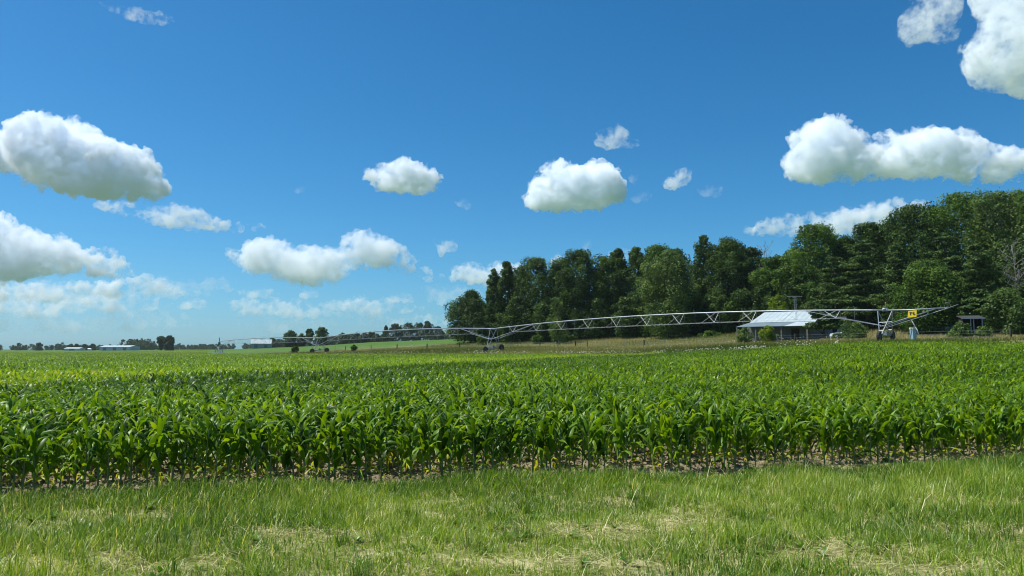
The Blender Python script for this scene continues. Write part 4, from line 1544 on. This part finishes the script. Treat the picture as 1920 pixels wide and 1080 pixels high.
# overhang with end boom beyond the near tower
ov = MB()
dirO = Vector((0.683, -0.731, 0)).normalized()
a3 = Vector((*TA, ZA))
sideO = Vector((dirO.y, -dirO.x, 0))
e3 = a3 + dirO * 6.6 + Vector((0, 0, 0.02))
ov.tube([L_(a3), L_(a3 + dirO * 3.3 + Vector((0, 0, -0.05))), L_(e3)], 0.085, 8)
for sg in (-1, 1):
    lg = a3 + sideO * (0.75 * sg) + Vector((0, 0, -2.05))
    ov.tube([L_(lg - dirO * 0.35), L_(a3 + dirO * 5.6 + sideO * (0.05 * sg) + Vector((0, 0, -0.10)))], 0.045, 5)
lg = a3 + Vector((0, 0, -2.3))
ov.tube([L_(lg - dirO * 0.3), L_(e3 + dirO * -0.2 + Vector((0, 0, -0.25))), L_(e3 + dirO * 1.6 + Vector((0, 0, 0.35)))], 0.04, 5)
oo = ov.build("overhang", M_galv, machine, smooth=True)
eg = MB()
eg.tube([L_(e3), L_(e3 + dirO * 0.5), L_(e3 + dirO * 0.7 + Vector((0, 0, 0.55))), L_(e3 + dirO * 0.25 + Vector((0, 0, 0.62)))], 0.04, 5)
eg.lathe(L_(e3 + dirO * 0.45 - Vector((0, 0, 0.1))), (0, 0, 1), [(0, .02), (0, .09), (.25, .09), (.25, .02)], 8)
for q in (-0.3, 0.15, 0.8):
    eg.tube([L_(e3 + dirO * q), L_(e3 + dirO * q + Vector((0, 0, 0.3)))], 0.025, 5)
eg.build("end_gun", M_galvdark, oo)
dh = MB()
q0 = a3 + dirO * 3.05 + Vector((0, 0, -1.35))
dh.tube([L_(q0), L_(q0 + dirO * 0.35 + Vector((0, 0, -0.75))), L_(q0 + dirO * 0.62 + Vector((0, 0, -1.25)))], 0.05, 6)
dh.tube([L_(q0 + dirO * 0.62 + Vector((0, 0, -1.25))), L_(q0 + dirO * 0.68 + Vector((0, 0, -1.65)))], 0.028, 5)
dh.build("drop_pipe", M_white, oo)
dh = MB()
q0 = a3 + dirO * 4.9 + Vector((0, 0, -0.45))
dh.tube([L_(q0), L_(q0 - dirO * 0.3 + Vector((0, 0, -0.75)))], 0.03, 5)
dh.tube([L_(q0 - dirO * 0.3 + Vector((0, 0, -0.75))), L_(q0 - dirO * 0.55 + Vector((0, 0, -0.4)))], 0.03, 5)
dh.build("hanger_bracket", M_galv, oo)
# yellow T-L board hung under the overhang pipe, facing the road
sc_ = a3 + dirO * 3.15 + Vector((0, 0, -0.60)) + Vector((-0.45, -0.82, 0)) * 1.0
view = Matrix.Rotation(R(-24), 3, 'Z') @ Vector((-sc_.x, -sc_.y, 0)).normalized()     # turned a little towards the pivot
rt = Vector((-view.y, view.x, 0))
if rt.x < 0:
    rt = -rt
tilt = Vector((0, 0, 1)) + rt * 0.10
rt = (rt + Vector((0, 0, 0.06))).normalized()
sb = MB()
hw, hh = 0.51, 0.40
c_ = sc_
sb.quadbox([L_(c_ - rt * hw - tilt * hh), L_(c_ + rt * hw - tilt * hh), L_(c_ + rt * hw + tilt * hh), L_(c_ - rt * hw + tilt * hh)], 0.03)
so = sb.build("sign_board", M_yellow, machine)
lt = MB()


def bar(x0, y0, x1, y1):
    f = c_ + view * 0.035
    x0, x1, y0, y1 = x0 * .9, x1 * .9, y0 * .85, y1 * .85
    lt.quadbox([L_(f + rt * x0 + tilt * y0), L_(f + rt * x1 + tilt * y0), L_(f + rt * x1 + tilt * y1), L_(f + rt * x0 + tilt * y1)], 0.02)


bar(-0.36, 0.17, -0.06, 0.27)
bar(-0.26, -0.14, -0.16, 0.17)
bar(-0.02, 0.12, 0.09, 0.20)
bar(0.15, -0.14, 0.25, 0.27)
bar(0.25, -0.14, 0.40, -0.05)
lt.build("lettering", M_black, so)
bc = MB()
bt = a3 + Vector((0, 0, 0.1))
bc.tube([L_(bt), L_(bt + Vector((0.1, 0, 0.75)))], 0.018, 5)
bc.lathe(L_(bt + Vector((0.1, 0, 0.72))), (0, 0, 1), [(0, 0.03), (0.02, 0.08), (0.12, 0.075), (0.17, 0.04), (0.18, 0.0)], 10)
bc.build("beacon", M_orange, twA)
cbx = MB()
cbx.box(L_(a3 + Vector((0, 0, 0.22))), (0.5, 0.3, 0.16), 0.4)
cbx.build("junction_box", M_white, twA)

# ---- control cabinet beside the overhang
p = at(1711, 91)
cab = empty("control_cabinet", p, R(20))
tag(cab, "tall pale blue-grey metal cabinet with cream cap under the yellow sign", "cabinet")
b = MB()
b.raw([(-.42, -.36, 0), (.42, -.36, 0), (.42, .36, 0), (-.42, .36, 0), (-.52, -.42, 2.15), (.52, -.42, 2.15), (.52, .42, 2.15), (-.52, .42, 2.15)],
      [(3, 2, 1, 0), (4, 5, 6, 7), (0, 1, 5, 4), (1, 2, 6, 5), (2, 3, 7, 6), (3, 0, 4, 7)])
b.build("body", M_bluegrey, cab)
b = MB()
b.raw([(-.28, -.41, .25), (.34, -.41, .25), (.40, -.45, 2.0), (-.34, -.45, 2.0), (-.28, -.39, .25), (.34, -.39, .25), (.40, -.42, 2.0), (-.34, -.42, 2.0)],
      [(0, 1, 2, 3), (7, 6, 5, 4), (0, 4, 5, 1), (1, 5, 6, 2), (2, 6, 7, 3), (3, 7, 4, 0)])
b.build("door", M_bluegrey, cab)
b = MB()
b.box((0, 0, 2.33), (1.16, 0.95, 0.34))
b.box((0.15, -0.05, 2.58), (0.7, 0.6, 0.16))
b.build("cap", M_cream, cab)
cab.scale = (0.58, 0.58, 0.66)
tp = place_tree("vine_tuft", "plant", 1710, 602, 15, 91.0, "tuft of brownish leaves heaped on the cream cap of the cabinet", OLIVE, "bush", leaves=260, lumps=9, leaf=0.13, seed=900)
for ch in tp.children:
    ch.scale = (1, 1, 0.28)
tp.location = p + Vector((-0.1, 0, 1.75))

# ---- barn
bo = Vector((45.3, 114.0, 0))
bo.z = gz(42, 119) - 0.2
barn = empty("barn", bo, math.atan2(-0.643, 0.766))
tag(barn, "open-fronted barn with white metal roof and lean-to in front of the wood", "barn")
# local axes: x runs along the eave to the right, -x to the left end; y runs away from the road
EL, zE, zB, zR = 11.4, 5.62 - bo.z, 6.35 - bo.z, 8.15 - bo.z
rf = MB()
rf.quadbox([(-EL * 0.95 + 0.6, 2.4, zB), (0.35, 2.4, zB), (0.35, 6.0, zR), (-EL * 0.80, 6.0, zR)], 0.08)
rf.quadbox([(0.35, 9.6, zB + 0.1), (-EL * 0.80, 9.6, zB + 0.1), (-EL * 0.80, 6.0, zR + 0.003), (0.35, 6.0, zR + 0.003)], 0.08)
ro = rf.build("main_roof", M_roof, barn)
sm = MB()
for i in range(1, 12):
    q = i / 12
    a = Vector((-EL * 0.95 + 0.6, 2.4, zB)).lerp(Vector((0.35, 2.4, zB)), q)
    c = Vector((-EL * 0.80, 6.0, zR)).lerp(Vector((0.35, 6.0, zR)), q)
    sm.tube([a + Vector((0, 0, 0.02)), c + Vector((0, 0, 0.02))], 0.025, 4)
sm.build("roof_seams", M_roof, ro)
lr = MB()
lr.quadbox([(-EL, -0.35, zE), (-3.6, -0.35, zE), (-2.6, 2.37, zB - 0.05), (-EL * 0.95 + 0.4, 2.37, zB - 0.05)], 0.07)
lr.build("lean_to_roof", M_roof_shade, barn)  # left part of the lean-to, its shadow painted as a darker tone
lr = MB()
lr.quadbox([(-3.597, -0.35, zE), (0.35, -0.35, zE), (0.35, 2.37, zB - 0.05), (-2.597, 2.37, zB - 0.05)], 0.07)
lr.build("lean_to_roof", M_roof, barn)
wl_ = MB()
wl_.box((-EL / 2 + 0.3, 2.55, zB / 2), (EL - 1.0, 0.16, zB - 0.2))
wl_.box((-EL + 0.7, 5.9, zB / 2), (0.16, 6.5, zB - 0.2))
wl_.box((-EL / 2 + 0.3, 9.3, zB / 2), (EL - 1.0, 0.16, zB - 0.2))
wl_.build("wall", M_barnwall, barn)
ge = MB()
ge.raw([(-.02, 2.7, 0), (-.02, 9.2, 0), (-.02, 9.2, zB - .1), (-.02, 6, zR - .15), (-.02, 2.7, zB - .05), (-.16, 2.7, 0), (-.16, 9.2, 0), (-.16, 9.2, zB - .1), (-.16, 6, zR - .15), (-.16, 2.7, zB - .05)],
       [(0, 1, 2, 3, 4), (9, 8, 7, 6, 5), (0, 5, 6, 1), (1, 6, 7, 2), (2, 7, 8, 3), (3, 8, 9, 4), (4, 9, 5, 0)])
ge.raw([(-.02, 0.1, 0), (-.02, 2.6, 0), (-.02, 2.6, zB - .2), (-.02, 0.1, zE - .06), (-.12, 0.1, 0), (-.12, 2.6, 0), (-.12, 2.6, zB - .2), (-.12, 0.1, zE - .06)],
       [(0, 1, 2, 3), (7, 6, 5, 4), (0, 4, 5, 1), (1, 5, 6, 2), (2, 6, 7, 3), (3, 7, 4, 0)])
ge.build("gable_end", M_barnwall, barn)
for xx in (-EL + 0.1, -EL * 0.72, -EL * 0.36, -0.15):
    po_ = MB()
    po_.box((xx, -0.1, zE / 2 - 0.06), (0.2, 0.2, zE - 0.05))
    po_.build("post", M_wood, barn)
dr = MB()
dr.box((-EL * 0.25, 2.42, 1.25), (1.2, 0.06, 2.3))
dr.build("door", M_darkwood, barn)
ch = MB()
ch.box((-EL * 0.78, 6.6, zR - 0.05), (0.4, 0.4, 0.6))
ch.box((-EL * 0.78, 6.6, zR + 0.29), (0.5, 0.5, 0.08))
ch.build("chimney", M_housewall, barn)

# ---- aerial mast
p = at(1492, 130)
mast = empty("aerial_mast", p)
tag(mast, "lattice mast with a cross-armed aerial beside the lime-green tree", "mast")
b = MB()
zt = P(1492, 560, 130).z - p.z
for a in range(3):
    t = a * 2.094
    b.tube([(0.36 * math.cos(t), 0.36 * math.sin(t), 0), (0.22 * math.cos(t), 0.22 * math.sin(t), zt)], 0.035, 5)
    t2 = t + 2.094
    for k_ in range(16):
        q, q2 = k_ / 16, (k_ + 1) / 16
        r1, r2 = 0.36 - 0.14 * q, 0.36 - 0.14 * q2
        b.tube([(r1 * math.cos(t), r1 * math.sin(t), zt * q), (r2 * math.cos(t2), r2 * math.sin(t2), zt * q2)], 0.025, 4)
b.build("lattice", M_galvdark, mast)
b = MB()
b.tube([(0, 0, zt - 0.4), (0, 0, zt + 0.45)], 0.05, 6)
b.tube([(-1.35, 0, zt + 0.38), (1.3, 0.3, zt + 0.42)], 0.05, 5)
for k_ in range(7):
    xx = -1.2 + 0.4 * k_
    b.tube([(xx, -0.5 + 0.05 * k_, zt + 0.40), (xx, 0.6 - 0.04 * k_, zt + 0.40)], 0.02, 4)
b.build("aerial", M_galvdark, mast)

# ---- pale house half hidden right of the barn
p = at(1556, 121)
hs = empty("house", p, R(-24))
hs.scale = (0.85, 1, 0.82)
tag(hs, "pale grey-sided house mostly hidden by pine boughs right of the barn", "house")
b = MB()
b.box((0, 3, 1.5), (5.2, 6, 3.0))
b.build("wall", M_housewall, hs)
b = MB()
b.quadbox([(-2.9, -.35, 2.95), (2.9, -.35, 2.95), (2.9, 3, 4.4), (-2.9, 3, 4.4)], 0.1)
b.quadbox([(2.9, 6.35, 2.95), (-2.9, 6.35, 2.95), (-2.9, 3, 4.397), (2.9, 3, 4.397)], 0.1)
b.build("roof", M_darkwood, hs)
w = MB()
w.box((0.8, -0.03, 1.6), (1.1, 0.1, 1.2))
w = w.build("window", M_white, hs)
b = MB()
b.box((0.8, -0.09, 1.6), (0.9, 0.04, 1.0))
b.build("pane", M_glass, w)

# ---- parked car behind the wide loose shrub


def car(px, d, rz, label, paint):
    p = at(px, d)
    c = empty("parked_car", p, rz)
    tag(c, label, "car")
    # side profile (x along the car, z up) swept across the width with tumblehome
    prof = [(-2.2, .35), (-2.25, .75), (-2.1, .95), (-1.55, 1.02), (-.75, 1.42), (.55, 1.46), (1.55, 1.0), (2.2, .92), (2.28, .6), (2.2, .32)]
    vs, fs = [], []
    n = len(prof)
    for yy, ins in ((-.88, 0), (-.70, 1), (.70, 1), (.88, 0)):
        for x_, z_ in prof:
            k_ = 0.0
            vs.append((x_ * (1.0 if not ins else 1.0), yy if z_ < 1.1 else yy * 0.80, z_ + (0.03 if ins and z_ > .6 else 0)))
    for j in range(3):
        for i in range(n):
            fs.append((j * n + i, j * n + (i + 1) % n, (j + 1) * n + (i + 1) % n, (j + 1) * n + i))
    fs.append(tuple(range(n))[::-1])
    fs.append(tuple(3 * n + i for i in range(n)))
    b = MB()
    b.raw(vs, fs)
    b.build("body", paint, c, smooth=False)
    g_ = MB()
    for sy in (-1, 1):
        g_.quadbox([(-1.35, sy * .86, 1.06), (1.25, sy * .86, 1.06), (.5, sy * .735, 1.40), (-.72, sy * .735, 1.38)], 0.02 * sy)
    g_.build("side_window", M_glass, c)
    g_ = MB()
    g_.quadbox([(1.50, -.66, 1.08), (1.50, .66, 1.08), (.62, .56, 1.50), (.62, -.56, 1.50)], -0.02)
    g_.build("windscreen", M_glass, c)
    for sx in (-1.4, 1.4):
        for sy in (-1, 1):
            w_ = MB()
            w_.lathe((sx, sy * .80, .33), (0, 1, 0), [(-.1, .02), (-.1, .2), (-.1, .31), (-.06, .33), (.06, .33), (.1, .31), (.1, .2), (.1, .02)], 16)
            w_.build("wheel", M_rubber, c)
    for sy in (-1, 1):
        l_ = MB()
        l_.box((-2.24, sy * .68, .78), (.08, .26, .16))
        l_.build("tail_light", M_red, c)
    return c


car(1588, 108, R(188), "white car mostly hidden behind the wide loose shrub", M_shedwhite)
car(1768, 113, R(150), "grey car in deep shade behind the overhang's end", M_bluegrey)

# ---- dark open shed
p = at(1824, 98)
sh = empty("open_shed", p, R(-20))
sh.scale = (0.62, 0.8, 0.86)
tag(sh, "dark open-fronted shed with white posts and a white roof edge", "shed")
zt = P(1824, 590, 98).z - p.z
b = MB()
b.box((0, 3.2, zt / 2), (3.6, 0.12, zt - 0.1))
b.box((-1.8, 1.6, zt / 2), (0.12, 3.1, zt - 0.12))
b.box((1.8, 1.6, zt / 2), (0.12, 3.1, zt - 0.12))
b.build("wall", M_darkwood, sh)
b = MB()
b.quadbox([(-2.2, -.4, zt), (2.2, -.4, zt), (2.2, 3.5, zt + 0.5), (-2.2, 3.5, zt + 0.5)], 0.1)
ro = b.build("roof", M_darkwood, sh)
b = MB()
b.box((0, -.43, zt - 0.05), (4.4, 0.05, 0.2))
b.build("fascia", M_housewall, ro)
for xx in (-0.45, 0.1, 1.65):
    b = MB()
    b.box((xx, -0.1, zt / 2 - 0.1), (0.16, 0.16, zt - 0.1))
    b.build("post", M_housewall, sh)

# ---- far buildings


def farm_shed(px, d, w, dp, eave, ridge, rz, label, wallm, roofm, name="long_shed", cat="shed", doors=0):
    p = at(px, d)
    s_ = empty(name, p, rz)
    tag(s_, label, cat)
    b = MB()
    b.box((0, 0, eave / 2 - .1), (w, dp, eave + .2))
    b.raw([(-w / 2, -dp / 2, eave), (-w / 2, dp / 2, eave), (-w / 2, 0, ridge - .1), (-w / 2 + .2, -dp / 2, eave), (-w / 2 + .2, dp / 2, eave), (-w / 2 + .2, 0, ridge - .1)], [(0, 1, 2), (5, 4, 3), (0, 3, 4, 1), (1, 4, 5, 2), (2, 5, 3, 0)])
    b.raw([(w / 2, -dp / 2, eave), (w / 2, dp / 2, eave), (w / 2, 0, ridge - .1), (w / 2 - .2, -dp / 2, eave), (w / 2 - .2, dp / 2, eave), (w / 2 - .2, 0, ridge - .1)], [(0, 1, 2), (5, 4, 3), (0, 3, 4, 1), (1, 4, 5, 2), (2, 5, 3, 0)])
    b.build("wall", wallm, s_)
    b = MB()
    b.quadbox([(-w / 2 - .4, -dp / 2 - .4, eave), (w / 2 + .4, -dp / 2 - .4, eave), (w / 2 + .4, 0, ridge), (-w / 2 - .4, 0, ridge)], .12)
    b.quadbox([(w / 2 + .4, dp / 2 + .4, eave), (-w / 2 - .4, dp / 2 + .4, eave), (-w / 2 - .4, 0, ridge - .003), (w / 2 + .4, 0, ridge - .003)], .12)
    b.build("roof", roofm, s_)
    for i in range(doors):
        q = MB()
        q.box((-w / 2 + w * (i + .5) / doors, -dp / 2 - .04, eave * .4), (w / doors * .35, .12, eave * .8))
        q.build("door", M_barnwall, s_)
    return s_


farm_shed(227, 760, 36, 14, 3.6, 5.2, R(-14), "long white livestock shed on the far fields at left", M_shedwhite, M_roof, doors=3)
farm_shed(143, 820, 19, 9, 2.2, 3.6, R(-10), "low white-roofed building left of the long white shed", M_shedwhite, M_roof, name="low_building", cat="building", doors=1)
farm_shed(171, 830, 3, 3, 1.8, 2.5, R(-5), "tiny white hut between the low building and the long shed", M_white, M_white, name="hut", cat="hut")
farm_shed(492, 520, 13, 9, 3.2, 6.2, R(12), "white-roofed farmhouse seen through the pipe truss near the pivot", M_housewall, M_roof, name="farmhouse", cat="house", doors=2)
farm_shed(571, 500, 11, 7, 2.0, 3.6, R(5), "low white shed under the pipe left of the third tower", M_housewall, M_roof, name="low_shed", cat="shed", doors=1)

# ---- fence along the meadow
fence = empty("wire_fence", at(697, 192))
tag(fence, "wire fence on dark wooden posts and thin steel stakes along the meadow", "fence")
FO = Vector(fence.location)


def fpos(px):
    q = (px - 960) / F
    s_ = np.interp(px, [560, 640, 1210, 1489, 1893], [101, 103, 116, 105, 101])
    d = s_ / (0.731 * q + 0.683)
    return Vector((q * d, d, gz(q * d, d)))


wires = []
for px in (588, 649, 697, 745, 801, 862, 1012, 1079, 1101, 1207, 1489, 1893):
    p = fpos(px)
    b = MB()
    lean = random.uniform(-.06, .06)
    b.tube([p - FO + Vector((0, 0, -.3)), p - FO + Vector((lean, 0, 1.38))], 0.13 if px in (745, 862, 1079, 1207, 1489, 1893, 801) else 0.08, 7)
    b.build("wooden_post", M_darkpost, fence)
stakes = [612, 630, 672, 721, 773, 830, 885, 920, 957, 981, 1047, 1133, 1170, 1245, 1283, 1322, 1362, 1412, 1455]
for px in stakes:
    p = fpos(px)
    b = MB()
    b.box(p - FO + Vector((0, 0, 0.6)), (0.05, 0.05, 1.7))
    b.build("steel_stake", M_galvdark, fence)
allp = sorted(stakes + [588, 649, 697, 745, 801, 862, 1012, 1079, 1101, 1207, 1489, 1893])
for hz in (0.45, 0.8, 1.15):
    b = MB()
    b.tube([fpos(px) - FO + Vector((0, -0.05, hz)) for px in allp], 0.008, 3)
    b.build("wire", M_galvdark, fence)
# ------------------------------------------------------------------ the air over the plain
m, nt, out = new_mat("haze_air")
v = nt.nodes.new("ShaderNodeVolumePrincipled")
v.inputs["Color"].default_value = (0.80, 0.92, 1.0, 1)
v.inputs["Density"].default_value = 0.00006
v.inputs["Anisotropy"].default_value = 0.2
nt.links.new(v.outputs[0], out.inputs["Volume"])
hb = MB()
hb.box((0, 1000, 17), (4200, 2600, 44))
hz = hb.build("haze", m)
tag(hz, "thin pale summer haze over the plain", "haze", kind="stuff")
